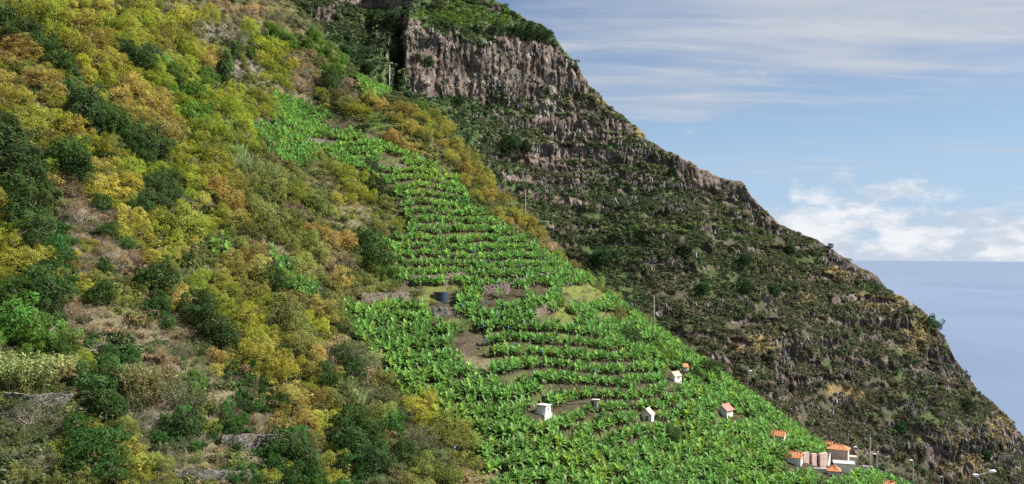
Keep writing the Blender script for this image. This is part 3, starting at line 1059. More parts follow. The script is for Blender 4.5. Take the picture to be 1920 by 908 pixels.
# ------------------------------------------------------------------ trees and shrubs of the near hillside
KINDS = {
    'gold':   ('golden_tree', 'tree', 'golden yellow', (0.33, 0.32, 0.068)),
    'amber':  ('amber_tree', 'tree', 'orange tinged', (0.34, 0.29, 0.085)),
    'lime':   ('olive_tree', 'tree', 'yellow green', (0.25, 0.29, 0.048)),
    'olive':  ('olive_tree', 'tree', 'olive green', (0.21, 0.235, 0.068)),
    'leafy':  ('leafy_tree', 'tree', 'fresh light green', (0.11, 0.20, 0.04)),
    'dark':   ('evergreen_tree', 'tree', 'dark green', (0.062, 0.108, 0.034)),
    'ever':   ('evergreen_tree', 'tree', 'deep green', (0.058, 0.132, 0.036)),
    'grey':   ('grey_shrub', 'shrub', 'grey green', (0.14, 0.165, 0.075)),
    'brown':  ('dry_shrub', 'shrub', 'dry brown', (0.30, 0.215, 0.12)),
    'tan':    ('dry_shrub', 'shrub', 'pale tan', (0.44, 0.34, 0.17)),
    'cane':   ('cane_thicket', 'cane thicket', 'straw green', (0.235, 0.23, 0.095)),
    'reed':   ('reed_thicket', 'reed thicket', 'pale green', (0.24, 0.29, 0.12)),
}
CROWN = {
    'gold': [crown_mesh('crown', 200 + i, 38, 4200, 0.080, 0.55, 0.95, -0.6, 0.80, (0.13, 0.30), ragged=0.22) for i in range(8)],
    'ever': [crown_mesh('crown', 300 + i, 32, 3000, 0.11, 0.6, 1.05, -0.7, 0.78, (0.15, 0.32), ragged=0.12) for i in range(6)],
    'cone': [crown_mesh('crown', 400 + i, 22, 2400, 0.10, 0.6, 1.5, -0.8, 0.68, (0.24, 0.36), cone=0.6) for i in range(2)],
    'grey': [crown_mesh('crown', 500 + i, 18, 2000, 0.085, 0.5, 0.85, -0.4, 0.68, (0.22, 0.42), ragged=0.2) for i in range(3)],
    'brown': [crown_mesh('crown', 600 + i, 14, 1500, 0.075, 0.4, 0.8, -0.4, 0.66, (0.25, 0.42), ragged=0.25) for i in range(3)],
    'cane': [cane_mesh('canes', 700 + i) for i in range(2)],
    'reed': [blades_mesh('reeds', 720 + i, 260, 1.25, 0.028, 0.95, 0.28, 0.9, seg=4) for i in range(2)],
}
TRUNK = [trunk_mesh('trunk', 800 + i) for i in range(4)]
TWIGS = [twig_mesh('twigs', 820 + i) for i in range(3)]
FORM = {'gold': 'gold', 'amber': 'gold', 'lime': 'gold', 'olive': 'gold', 'leafy': 'ever', 'dark': 'ever', 'ever': 'ever',
        'grey': 'grey', 'brown': 'brown', 'tan': 'brown', 'cane': 'cane', 'reed': 'reed'}

SEEDS = {
 'dark': '10,30,26 32,62,26 58,56,22 85,85,26 102,105,24 122,116,22 136,160,26 152,190,34 168,215,34 190,222,36 205,208,26 212,238,28 238,235,26 243,262,22 276,270,30 302,276,24 250,100,26 268,110,26 284,102,22 234,88,20 220,18,16 206,76,16 330,145,16 20,222,30 18,250,34 22,292,42 48,300,40 62,335,36 20,345,40 52,375,40 30,395,34 72,425,30 60,450,26 130,296,34 142,312,30 104,300,24 282,342,24 290,372,28 268,385,24 302,330,20 345,255,18 250,278,20 190,378,18 205,430,20 98,540,46 62,528,36 86,566,34 290,512,40 370,572,34 395,612,36 420,625,30 190,700,44 180,745,34 206,765,30 350,790,34 690,440,28 704,470,34 704,352,22 620,152,22 510,520,26 660,690,28 640,662,26 610,702,24 530,832,34 562,845,32 582,868,30 690,800,34 660,830,38 655,785,34 700,862,36 760,845,30 1185,628,20 1300,700,18 1332,692,22 1262,812,20 600,252,10 960,240,0 700,315,12 1222,822,14',
 'cone': '418,118,24 425,140,22 186,552,28 196,500,20 435,815,22 440,92,18 470,96,20',
 'ever': '180,838,56 150,808,34 205,880,34 300,562,22 316,604,16 214,668,18 212,695,18 430,792,20 350,800,18 240,455,14 110,455,22 120,480,20 345,770,16 325,815,16 400,815,12 365,838,12 560,815,24 590,890,26 550,895,24 520,850,20 462,762,16 525,750,16 735,790,26 645,860,26',
 'leafy': '96,626,38 25,592,46 20,556,34 112,652,24 58,668,24 70,640,24 338,165,24 362,175,24 380,212,24 355,212,22 322,132,24 300,110,22 520,60,16 588,62,14 612,92,14 575,80,13 600,108,12 628,118,12 365,720,22 735,508,16 1245,662,16 1232,648,14 1260,670,13 800,232,0 790,196,14 815,205,12 640,108,12 632,98,11',
 'gold': '60,20,30 110,30,30 150,42,28 130,66,28 175,72,28 160,92,28 192,112,28 340,20,26 300,50,26 332,62,28 292,28,24 268,10,24 240,50,26 360,52,24 346,82,24 365,86,20 200,12,24 175,30,26 90,10,26 30,20,22 10,180,28 50,212,28 82,212,26 112,218,26 142,242,26 160,266,26 182,262,26 202,322,28 190,342,26 218,352,26 242,342,28 250,312,26 240,402,28 262,432,26 180,300,24 40,172,22 345,418,34 318,402,32 372,424,26 20,450,30 386,268,24 402,292,24 412,332,26 382,312,24 20,475,26 62,482,24 112,522,20 282,470,26 312,482,22 500,640,26 512,672,26 532,660,24 472,652,24 622,832,22 632,860,22 642,884,18 606,782,22 115,826,24 240,842,26 262,866,24 465,592,24 530,110,20 692,182,16 672,200,16 1046,476,12 782,757,34 806,752,22 758,748,22 140,780,14 150,795,14 450,665,22 470,620,22 485,690,18 220,120,22 205,140,22 10,60,20 60,100,20 395,95,16',
 'amber': '30,82,24 18,104,24 52,102,22 80,132,24 12,142,24 64,142,22 240,150,28 262,162,28 222,168,26 282,192,28 270,222,26 302,212,26 312,242,26 250,202,26 400,102,20 382,108,18 442,382,24 402,342,24 424,362,26 330,246,22 102,332,18 590,432,24 622,442,24 652,446,20 332,562,22 342,542,20 402,662,22 402,690,16 452,500,26 432,480,24 420,502,22 490,500,26 482,542,22 602,562,30 612,590,24 582,692,22 592,662,22 542,722,24 562,762,24 548,745,22 602,742,20 640,520,22 712,192,15 752,266,15 730,252,15 560,720,18 575,785,20 430,345,22 445,405,22 300,180,24 225,190,24 155,445,0 470,480,22 545,790,16 770,272,13',
 'lime': '370,192,26 360,150,24 340,190,24 312,152,24 290,122,24 400,172,24 330,202,24 440,200,26 430,180,24 452,232,26 462,262,24 440,160,22 412,242,24 350,292,24 372,332,24 462,40,20 492,82,22 510,92,24 532,130,18 480,100,20 482,170,20 492,200,22 500,186,18 660,342,26 680,358,24 650,322,24 530,262,10 560,362,22 440,572,22 400,540,22 425,530,22 372,520,22 395,560,20 130,640,20 752,520,0 600,170,14 505,120,18 470,65,16 350,120,22 380,235,24 395,215,22 420,275,22 205,35,22 235,70,22 235,25,20 100,60,22 325,290,22',
 'olive': '626,172,18 652,192,18 742,216,17 752,200,15 772,206,17 766,236,18 792,216,18 812,212,16 832,226,18 802,250,18 852,262,18 862,282,18 842,290,16 882,292,18 872,312,18 902,322,18 912,334,16 942,372,20 962,390,18 932,392,16 902,342,15 892,362,15 952,412,16 986,392,16 1006,402,14 990,422,16 1012,432,14 820,245,16 785,240,16 830,265,14 870,340,13 915,365,15 925,350,15 975,410,15 890,310,15 620,302,22 600,290,14 500,402,40 542,412,30 582,372,24 602,384,22 622,392,20 540,342,22 510,350,26 490,332,24 580,452,24 530,582,36 552,602,34 562,632,30 570,502,28 592,472,24 545,560,26 620,582,24 640,600,20 722,772,28 832,792,34 862,802,32 872,832,32 802,872,32 842,884,30 762,892,26 700,765,24 245,802,24 235,780,20 1165,582,18 1205,566,14 1190,560,12 1152,520,14 1120,500,13 1110,492,12 1138,530,12 470,430,24 455,340,24 475,380,26 665,480,20 545,450,22 520,440,20 300,870,26 310,895,26 160,890,24 40,880,24 715,700,22 1075,480,13 1095,490,12 605,180,14',
 'grey': '350,692,40 332,722,34 322,772,26 50,762,28 102,772,26 40,842,26 82,862,26 352,882,26 302,842,20 345,640,26 375,690,28 260,610,0 445,60,20 430,75,16 372,40,10 130,755,22 15,800,22 240,745,30 270,765,22 330,830,20 690,672,28 560,395,18 595,350,16 720,730,26 770,800,28 800,810,26 780,850,26 730,850,26 820,850,24 745,880,24 700,900,24 120,690,18 10,850,22 130,870,20 360,740,24 690,730,22 540,25,18 565,35,18 590,45,14 520,30,16',
 'brown': '112,322,20 142,352,22 152,392,22 172,402,20 202,402,20 142,432,20 560,100,20 572,122,24 602,142,20 560,150,18 545,140,16 590,110,16 580,158,14 570,402,16 500,802,22 480,780,18 160,580,22 650,482,24 632,500,20 1222,586,14 1234,600,10 200,470,22 225,490,22 250,470,18 130,380,20 180,610,18 270,700,0 300,660,20 330,640,18 280,600,16 440,770,16 410,850,16 290,740,16 660,180,13 680,260,10 510,470,18 495,455,16 190,440,20 1260,665,0',
 'tan': '1022,412,16 1042,442,16 1032,426,15 1012,418,10 502,22,16 522,42,14 470,10,16 685,692,26 700,668,22 622,642,22 640,630,20 620,95,11 655,150,9 902,892,26 872,880,22 1246,650,8 930,898,20 880,905,20 615,650,20 490,15,14',
 'cane': '40,700,36 82,692,34 62,712,28 18,694,26 115,690,22 256,718,34 240,708,28 272,732,28',
 'reed': '452,292,24 442,272,22 466,302,24 482,302,22 502,312,24 430,224,20 350,500,20 372,508,18 340,515,18 475,330,18 495,335,18 450,250,18 660,760,22 670,735,20 855,598,22 845,606,16 866,604,14 650,740,20 740,520,14 530,490,0 395,500,16 650,715,18',
}
WOOD = [(-40, -40), (520, -10), (610, 70), (640, 150), (540, 165), (470, 235), (500, 285), (600, 300), (690, 320), (760, 420), (710, 450),
        (745, 530), (690, 560), (640, 570), (720, 700), (820, 780), (900, 850), (940, 920), (-40, 920)]
BARE = [(400, 55, 70, 22), (450, 125, 50, 18), (500, 160, 40, 14), (205, 600, 62, 34), (275, 640, 45, 38), (400, 725, 40, 40), (440, 835, 85, 40),
        (60, 770, 60, 28), (620, 335, 60, 34), (690, 400, 55, 26), (640, 400, 50, 26), (500, 820, 40, 30), (345, 15, 40, 16), (560, 290, 40, 20),
        (520, 490, 40, 30), (570, 540, 40, 30), (410, 455, 30, 15), (565, 30, 40, 30), (230, 480, 30, 40)]

trees = []          # dicts: kind, form, px, py, r, base point, depth
for kind, txt in SEEDS.items():
    for w_ in txt.split():
        a, b, c = map(float, w_.split(','))
        if c > 0:
            trees.append([kind, a, b, c, True])
# fill the wood between the trees one can pick out, each like its neighbour
gfill = np.random.default_rng(5)
for _ in range(9000):
    a, b = gfill.uniform(-30, 930), gfill.uniform(-30, 915)
    if not in_poly(np.array([a]), np.array([b]), WOOD)[0]:
        continue
    if any(((a - x) / rx) ** 2 + ((b - y) / ry) ** 2 < 1 for x, y, rx, ry in BARE):
        continue
    T = np.array([(t[1], t[2], t[3]) for t in trees])
    dist = np.hypot(T[:, 0] - a, T[:, 1] - b)
    near = np.argsort(dist)[:4]
    k = trees[int(gfill.choice(near))]
    kind = k[0] if k[0] not in ('cane', 'cone', 'reed') else 'olive'
    if kind in ('dark', 'amber') and gfill.uniform() < 0.6:
        kind = 'lime' if gfill.uniform() < 0.5 else 'olive'
    r_ = min(float(T[near, 2].mean()) * gfill.uniform(0.6, 0.85), 26)
    if (dist < 0.50 * (T[:, 2] + r_)).any():
        continue
    trees.append([kind, a, b, r_, False])

gt = np.random.default_rng(8)
PLACED = []
for kind, a, b, c, named_ in trees:
    form = 'cone' if kind == 'cone' else FORM[kind]
    kk = 'dark' if kind == 'cone' else kind
    gp, d = hit(a, b + 0.15 * c, 0.0)
    r_m = c * d / FPX * 1.12
    gp, d = hit(a, b, 0.75 * r_m)
    r_m = c * d / FPX * (1.12 if form not in ('cane', 'reed') else 1.0)
    PLACED.append((kk, form, a, b, r_m, gp, d, named_))


def jitter(col, g, s=0.16):
    c = np.array(col) * (1 + s * g.normal())
    c = c * (1 + 0.3 * s * g.normal(size=3))
    return [float(q) for q in np.clip(c, 0.008, 0.6)]


PLACES = [(40, 60, 'in the top corner'), (200, 60, 'high on the wooded slope'), (320, 40, 'beside the eroded strip'),
          (60, 140, 'over the dark thicket'), (180, 210, 'along the dark upper band'), (280, 200, 'in the upper orange patch'),
          (380, 200, 'above the pale reeds'), (40, 320, 'in the tall dark thicket'), (220, 340, 'below the dark band'),
          (330, 410, 'round the big rounded yellow crown'), (410, 320, 'beside the pale reeds on the mid slope'), (150, 400, 'on the brown eroded bank'),
          (60, 470, 'below the tall dark thicket'), (60, 580, 'above the cane thickets'), (260, 500, 'above the dry brown clearing'), (400, 600, 'in the shady hollow'),
          (440, 490, 'by the small banana patch'), (540, 600, 'on the spur facing the banana field'), (520, 690, 'on the golden lower spur'), (590, 780, 'at the golden spur foot'),
          (60, 700, 'by the cane thickets'), (200, 720, 'between the cane thickets'), (170, 850, 'at the very bottom'), (60, 830, 'below the grey dry stone wall'),
          (340, 730, 'on the shrubby lower slope'), (430, 830, 'on the dry lower terraces'), (680, 800, 'in the lower gully'), (840, 830, 'at the lower field edge'),
          (660, 680, 'beside the banana field edge'), (620, 440, 'above the left banana strip'), (540, 390, 'on the grassy spur'), (650, 340, 'beside the upper terraces'),
          (560, 120, 'above the upper terraces'), (500, 90, 'behind the eroded strip'), (600, 80, 'on the upper crest'), (480, 30, 'at the top edge'), (690, 190, 'below the tall lamp post'), (800, 230, 'on the crest below the lamp post'), (880, 310, 'on the crest over the bright terraces'),
          (970, 400, 'on the crest near the thin pole'), (1040, 440, 'on the crest above the middle field'), (1130, 530, 'by the half hidden roof'), (1200, 580, 'by the bare pole on the crest'),
          (860, 600, 'below the round water tank'), (735, 500, 'beside the long terrace wall'), (1185, 628, 'below the crest pole'), (1240, 660, 'above the two small huts'), (1310, 695, 'behind the two small huts'), (1245, 815, 'below the gabled hut')]
PL = np.array([(a, b) for a, b, _ in PLACES], float)
SIZEW = {'gold': 'rounded', 'ever': 'clumped', 'cone': 'narrow pointed', 'grey': 'low', 'brown': 'bushy', 'cane': '', 'reed': ''}
names = []
for kk, form, a, b, r_m, gp, d, _ in PLACED:
    kn, cat, adj, col = KINDS[kk]
    noun = {'tree': 'tree', 'shrub': 'shrub', 'cane thicket': 'cane thicket', 'reed thicket': 'reed thicket'}[cat]
    pl = PLACES[int(np.argmin(np.hypot(PL[:, 0] - a, PL[:, 1] - b)))][2]
    names.append((kn, cat, ' '.join(f'{adj} {SIZEW[form]} {noun}'.split()), pl))
byl = {}
for i, nm in enumerate(names):
    byl.setdefault((nm[2], nm[3]), []).append(i)
LABEL, GROUP = {}, {}
for (what, where), ids in byl.items():
    ids = sorted(ids, key=lambda i: PLACED[i][2])
    gname = f'{what}s {where}'
    if len(ids) == 1:
        LABEL[ids[0]] = f'{what} {where}'
        continue
    for i in ids:
        GROUP[i] = gname
    if len(ids) == 2:
        LABEL[ids[0]], LABEL[ids[1]] = f'left one of two {what}s {where}', f'right one of two {what}s {where}'
    elif len(ids) == 3:
        for i, w_ in zip(ids, ('leftmost', 'middle', 'rightmost')):
            LABEL[i] = f'{w_} of three {what}s {where}'
    else:
        rest = list(ids)
        for w_, key in (('leftmost', lambda i: PLACED[i][2]), ('rightmost', lambda i: -PLACED[i][2]),
                        ('topmost', lambda i: PLACED[i][3]), ('lowest', lambda i: -PLACED[i][3]),
                        ('largest remaining', lambda i: -PLACED[i][4])):
            if not rest:
                break
            j = min(rest, key=key)
            LABEL[j] = f'{w_} of the {what}s {where}'
            rest.remove(j)
        for i in rest:
            LABEL[i] = f'inner {what} among others {where}'
for i, (kk, form, a, b, r_m, gp, d, _) in enumerate(PLACED):
    kn, cat, adj, col = KINDS[kk]
    e = bpy.data.objects.new(kn, None)
    COL.objects.link(e)
    e.empty_display_size = 0.2
    e.location = [float(q) for q in gp + np.array([0, 0, -0.15 * r_m])]
    e.rotation_euler = (gt.normal() * 0.06, gt.normal() * 0.06, gt.uniform(0, 6.28))
    s_ = r_m * gt.uniform(0.94, 1.08)
    e.scale = (s_ * gt.uniform(0.88, 1.2), s_ * gt.uniform(0.88, 1.2), s_ * gt.uniform(0.85, 1.2))
    e['label'], e['category'] = LABEL[i], cat
    if i in GROUP:
        e['group'] = GROUP[i]
    pool = CROWN[form]
    nm_ = {'cane': 'canes', 'reed': 'blades'}.get(form, 'crown')
    ch = obj(nm_, pool[int(gt.integers(len(pool)))], e)
    if kk == 'olive' and a > 730 and b < 480:
        col = (0.27, 0.25, 0.055)
    if kk == 'gold' and gt.uniform() < 0.4:
        col = (0.27, 0.30, 0.05)
    ch['tint'] = jitter(col, gt, 0.19)
    if form in ('gold', 'ever', 'cone'):
        obj('trunk', TRUNK[int(gt.integers(4))], e)
    elif form in ('grey', 'brown'):
        obj('twigs', TWIGS[int(gt.integers(3))], e)

# ------------------------------------------------------------------ banana plants
KEEP_OUT = [(827, 566, 32, 30), (880, 640, 32, 36), (905, 680, 24, 14), (1095, 550, 46, 22), (1050, 592, 34, 16), (1150, 590, 32, 13), (1016, 772, 32, 20), (1117, 762, 10, 14),
            (1213, 782, 21, 19), (1268, 706, 19, 18), (1286, 692, 13, 13), (1360, 770, 22, 19), (1458, 818, 16, 11), (1488, 862, 21, 15), (1538, 870, 36, 20), (1580, 874, 34, 21),
            (1563, 880, 18, 10), (1575, 832, 28, 10), (1665, 912, 16, 12), (760, 540, 22, 18), (800, 542, 26, 16), (845, 538, 28, 16), (920, 560, 22, 14), (965, 552, 24, 14), (1010, 540, 24, 14), (1030, 590, 22, 14), (700, 548, 60, 20), (810, 545, 60, 12), (705, 235, 26, 30), (1152, 546, 12, 8), (855, 600, 26, 18),
            (1185, 630, 18, 16), (1262, 815, 16, 14), (610, 262, 34, 8), (960, 540, 60, 6), (1390, 776, 16, 8), (1210, 640, 20, 8), (640, 230, 40, 12), (1625, 880, 14, 8)]
gb = np.random.default_rng(21)
sp = 1.10
bx, by = np.meshgrid(np.arange(-150, 120, sp), np.arange(70, 300, sp))
bx = (bx + gb.uniform(-0.42, 0.42, bx.shape) * sp).ravel(); by = (by + gb.uniform(-0.42, 0.42, by.shape) * sp).ravel()
fr_b = bilin(fr, bx, by, GX0, GY0, GS)
ix_ = np.clip(((bx - GX0) / GS).round().astype(int), 0, len(gx) - 1); iy_ = np.clip(((by - GY0) / GS).round().astype(int), 0, len(gy) - 1)
fr_b = fr[iy_, ix_]; rows_b = rowsS[iy_, ix_]; fld_b = fieldS[iy_, ix_]
bz = hz(bx, by)
qx, qy, qd = project(np.stack([bx, by, bz + 1.3], -1))
ok = np.zeros(len(bx), bool)
for pl in FIELDS:
    ok |= in_poly(qx, qy, pl)
for a, b, rx, ry in KEEP_OUT:
    ok &= ((qx - a) / rx) ** 2 + ((qy - b) / ry) ** 2 > 1
dens = fbm(bx / 16, by / 16, seed=301, octv=2)
ok &= dens > -1.05
ok &= ~((rows_b > 0.5) & (fr_b > 0.63) & (fr_b < 0.90))                       # in the stepped part, plants keep to the benches
ok &= ~((rows_b <= 0.5) & (fr_b > 0.70) & (fr_b < 0.80))
ok &= (qx > -40) & (qx < 1960) & (qy < 940)
for kk, form, a, b, r_m, gp, d, _ in PLACED:
    ok &= np.hypot(bx - gp[0], by - gp[1]) > 0.75 * r_m
bx, by, bz, qx, qy, qd, rows_b = (q[ok] for q in (bx, by, bz, qx, qy, qd, rows_b))
# line of sight: which plants can be seen
vis = np.ones(len(bx), bool)
for t in np.linspace(0.5, 0.985, 60):
    vis &= (bz + 2.2) * t > hz(bx * t, by * t) - 0.3
bx, by, bz, qx, qy, qd, rows_b = (q[vis] for q in (bx, by, bz, qx, qy, qd, rows_b))
bs = gb.uniform(0.70, 1.22, len(bx)) * (1 - 0.12 * rows_b) * np.where(qy < 300, 0.68, 0.77)
hue = fbm(bx / 12, by / 12, seed=311, octv=2)
btint = np.array((0.128, 0.262, 0.072))[None] * (1 + 0.24 * np.clip(gb.normal(size=(len(bx), 1)), -2, 2))
btint = btint + np.clip(hue, 0, 1)[:, None] * np.array((0.035, 0.035, 0.0))
yel = gb.uniform(size=len(bx)) < 0.08
btint[yel] += np.array((0.07, 0.06, 0.0))
lim = np.exp(-(((qx - 830) / 70) ** 2 + ((qy - 325) / 25) ** 2))[:, None]
btint += lim * np.array((0.06, 0.07, 0.0))
btint = np.clip(btint, 0.01, 0.5)
yaw = gb.uniform(0, 6.28, len(bx)); lay = gb.integers(0, 5, len(bx))
inframe = (qx > 5) & (qx < 1915) & (qy < 900)
order = np.argsort(np.where(inframe, -bs / qd, 1))
single = np.zeros(len(bx), bool); single[order[:300]] = True


def banana_place(a, b):
    for x0, x1, y0, y1, t in ((0, 760, 0, 2000, 'in the small banana patch among the trees'),
                              (760, 960, 0, 760, 'in the dense field beside the bare soil gap'),
                              (760, 1000, 0, 2000, 'in the lowest field beside the gully shrubs'),
                              (960, 1180, 700, 800, 'on the narrow terraces round the white flat roofed shed'),
                              (1000, 1200, 800, 2000, 'in the lowest terraces below the white flat roofed shed'),
                              (1180, 1300, 0, 2000, 'on the terraces below the gabled hut'),
                              (1300, 1440, 0, 2000, 'in the lower field below the red roofed cottage'),
                              (1440, 2000, 0, 2000, 'round the orange roofed houses at the field corner')):
        if x0 <= a < x1 and y0 <= b < y1:
            return t
    return 'on the middle terraces below the water tank'


BLAB = {}
bgrp = {}
for i in np.where(single)[0]:
    bgrp.setdefault(banana_place(qx[i], qy[i]), []).append(i)
for pl, ids in bgrp.items():
    rest = list(ids)
    for w_, key in (('leftmost', lambda i: qx[i]), ('rightmost', lambda i: -qx[i]), ('topmost', lambda i: qy[i]), ('lowest', lambda i: -qy[i]),
                    ('yellowest', lambda i: -btint[i, 0] / btint[i, 1])):
        if len(rest) > 1:
            j = min(rest, key=key)
            BLAB[j] = f'{w_} of the banana plants {pl}'
            rest.remove(j)
for i in np.where(single)[0]:
    e = bpy.data.objects.new('banana_plant', None)
    COL.objects.link(e)
    e.empty_display_size = 0.2
    e.location = (float(bx[i]), float(by[i]), float(bz[i]))
    e.rotation_euler = (gb.normal() * 0.05, gb.normal() * 0.05, float(yaw[i]))
    e.scale = (float(bs[i]),) * 3
    pl = banana_place(qx[i], qy[i])
    e['label'], e['category'], e['group'] = BLAB.get(i, f'green banana plant with arching leaves {pl}'), 'banana plant', f'banana plants {pl}'
    tn = [float(q) for q in btint[i]]
    obj('stem', STEM, e)
    for k, az, el, z, s in LAYOUT[lay[i]]:
        lf = obj('leaf', LEAFM[k], e, (0, 0, z), (Matrix.Rotation(az, 3, 'Z') @ Matrix.Rotation(-el, 3, 'Y')).to_euler(), s)
        lf['tint'] = tn
m_ = ~single
n_ = int(m_.sum())
scatter('banana_plantation', [whole_banana(i) for i in range(5)], np.stack([bx, by, bz], -1)[m_],
        np.stack([gb.normal(size=n_) * 0.05, gb.normal(size=n_) * 0.05, yaw[m_]], -1), np.repeat(bs[m_][:, None], 3, 1),
        lay[m_], btint[m_], 'mass of green banana plants covering the terraced hillside', 'banana plants')
print('TREES', len(PLACED), 'BANANAS', len(bx), 'BANANA MASS', n_)

# ------------------------------------------------------------------ undergrowth, dry grass (nobody could count them)
gu = np.random.default_rng(31)
N = 110000
ux, uy = gu.uniform(-150, 110, N), gu.uniform(62, 300, N)
uz = hz(ux, uy)
px_, py_, pd_ = project(np.stack([ux, uy, uz], -1))
keep = (px_ > -30) & (px_ < 1950) & (py_ < 960) & (py_ > -40)
vis = np.ones(N, bool)
for t in np.linspace(0.4, 0.98, 50):
    vis &= (uz + 1.5) * t > hz(ux * t, uy * t) - 0.3
iu = np.clip(((ux - GX0) / GS).round().astype(int), 0, len(gx) - 1); ju = np.clip(((uy - GY0) / GS).round().astype(int), 0, len(gy) - 1)
fl = fieldS[ju, iu]
keep &= vis & (gu.uniform(size=N) > 0.82 * fl)
for a, b, rx, ry in KEEP_OUT[6:20]:
    keep &= ((px_ - a) / rx) ** 2 + ((py_ - b) / ry) ** 2 > 1
ux, uy, uz, px_, py_, fl = (q[keep] for q in (ux, uy, uz, px_, py_, fl))
tn = tone[ju[keep], iu[keep]]
n1 = fbm(ux / 7, uy / 7, seed=401, octv=3)
greenish = tn[:, 1] > tn[:, 0] * 0.98
bare = np.zeros(len(ux), bool)
for a, b, rx, ry in BARE + [(p[0], p[1], p[2], p[3]) for p in PATCH]:
    bare |= ((px_ - a) / rx) ** 2 + ((py_ - b) / ry) ** 2 < 1
thin = gu.uniform(size=len(ux)) < 0.5
dry_ = bare & (gu.uniform(size=len(ux)) < 0.16)
sel = ((~bare) & (n1 > -0.55) & (fl < 0.5) & thin) | (dry_ & (fl < 0.5))
bare |= (n1 <= -0.55) | (fl >= 0.5)
U = np.stack([ux, uy, uz], -1)
SCR = [scrub_mesh('scrub', 900 + i) for i in range(4)]
n_ = int(sel.sum())
pal = np.array([(0.060, 0.095, 0.032), (0.13, 0.15, 0.045), (0.085, 0.14, 0.04), (0.20, 0.165, 0.08), (0.13, 0.145, 0.068)])
ti = pal[gu.choice(5, n_, p=[0.3, 0.25, 0.18, 0.12, 0.15])] * gu.uniform(0.75, 1.3, (n_, 1))
TP = np.array([(p[5][0], p[5][1]) for p in PLACED]); TC = np.array([KINDS[p[0]][3] for p in PLACED])
US = U[sel]
for s0 in range(0, n_, 4000):
    dd_ = ((US[s0:s0 + 4000, None, :2] - TP[None]) ** 2).sum(-1)
    j_ = dd_.argmin(1)
    m0 = (dd_.min(1) < 30) & (gu.uniform(size=len(j_)) < 0.55)
    ti[s0:s0 + 4000][m0] = TC[j_][m0] * gu.uniform(0.55, 1.0, (int(m0.sum()), 1))
sc_ = gu.uniform(0.55, 1.6, n_)
scatter('undergrowth', SCR, U[sel], np.stack([gu.normal(size=n_) * 0.15, gu.normal(size=n_) * 0.15, gu.uniform(0, 6.28, n_)], -1),
        np.stack([sc_, sc_, sc_ * gu.uniform(0.7, 1.2, n_)], -1), gu.integers(0, 4, n_), ti,
        'low mixed green undergrowth between the trees of the wooded slope', 'undergrowth')
g2 = (~sel) & bare
print('UNDER', int(sel.sum()), 'GRASS', int(g2.sum()))
n_ = int(g2.sum())
TUFT = [blades_mesh('tuft', 920 + i, 34, 0.75, 0.022, 0.35, 0.7, 0.9) for i in range(3)] + [twig_mesh('tuft', 930, 18, 'twig', 0.8)]
ti = np.clip(tn[g2] * gu.uniform(0.6, 1.8, (n_, 1)) * gu.uniform(0.85, 1.15, (n_, 3)), 0, 0.5)
sc_ = gu.uniform(0.6, 1.3, n_)
scatter('dry_grass', TUFT, U[g2], np.stack([gu.normal(size=n_) * 0.2, gu.normal(size=n_) * 0.2, gu.uniform(0, 6.28, n_)], -1),
        np.stack([sc_ * 1.2, sc_ * 1.2, sc_ * 0.8], -1), gu.choice(4, n_, p=[0.32, 0.32, 0.28, 0.08]), ti,
        'tufts of dry and green grass on the bare patches and banks', 'grass')

# ------------------------------------------------------------------ scrub on the far mountain
gm = np.random.default_rng(41)
N = 210000
ri, ci = gm.integers(2, NROW - 40, N), gm.integers(0, NCOL, N)
P = MV[ri, ci]
qx_, qy_, _ = project(P)
k = MK[ri, ci]; gr = green[ri, ci]; wm = warm[ri, ci]
dn = fbm(P[:, 0] / 9, P[:, 2] / 5, seed=501, octv=3)
keep = (qx_ > 480) & (qx_ < 1940) & (qy_ > -40) & (qy_ < 930) & (gm.uniform(size=N) < np.where(k > 0.5, 0.13, 0.85)) & (dn > -0.75 + 0.2 * (qx_ > 1000))
keep &= (qy_ < np.interp(qx_, [p[0] for p in CREST], [p[1] + 25 for p in CREST]))
P, qx_, qy_, k, gr, wm = (q[keep] for q in (P, qx_, qy_, k, gr, wm))
n_ = len(P)
dark = np.array((0.042, 0.068, 0.031)); mid = np.array((0.078, 0.108, 0.046)); oli = np.array((0.115, 0.117, 0.052)); tan_ = np.array((0.23, 0.19, 0.11)); brn = np.array((0.11, 0.092, 0.066))
c_ = np.where((gm.uniform(size=n_) < np.clip(gr + 0.1, 0.1, 0.9))[:, None], dark, oli)
c_ = np.where((gm.uniform(size=n_) < 0.30)[:, None], mid, c_)
c_ = np.where(((gm.uniform(size=n_) < (0.14 * (qx_ > 900) + 0.30 * sstep(qy_, 480, 700))))[:, None], brn, c_)
c_ = np.where((wm + 0.25 * gm.normal(size=n_) > 0.68)[:, None], tan_, c_)
for a, b, rx, ry, cc in ((900, 25, 80, 28, (0.10, 0.16, 0.03)), (830, 30, 60, 14, (0.09, 0.15, 0.03)), (1280, 428, 165, 7, (0.12, 0.175, 0.055)), (1400, 440, 60, 12, (0.085, 0.12, 0.035))):
    q = ((qx_ - a) / rx) ** 2 + ((qy_ - b) / ry) ** 2 < 1
    c_ = np.where((q & (gm.uniform(size=n_) < 0.7))[:, None], np.array(cc), c_)
c_ = c_ * gm.uniform(0.65, 1.65, (n_, 1)) * np.array((1.0, 1.03, 1.0))
print('SCRUB', n_)
sc_ = gm.uniform(0.5, 1.25, n_) * np.where(gm.uniform(size=n_) < 0.08, 2.0, 1.0) * np.where(qx_ < 760, 1.3, 1.0)
MSC = [scrub_mesh('scrub', 950 + i, 90, 0.42, 0.8) for i in range(4)]
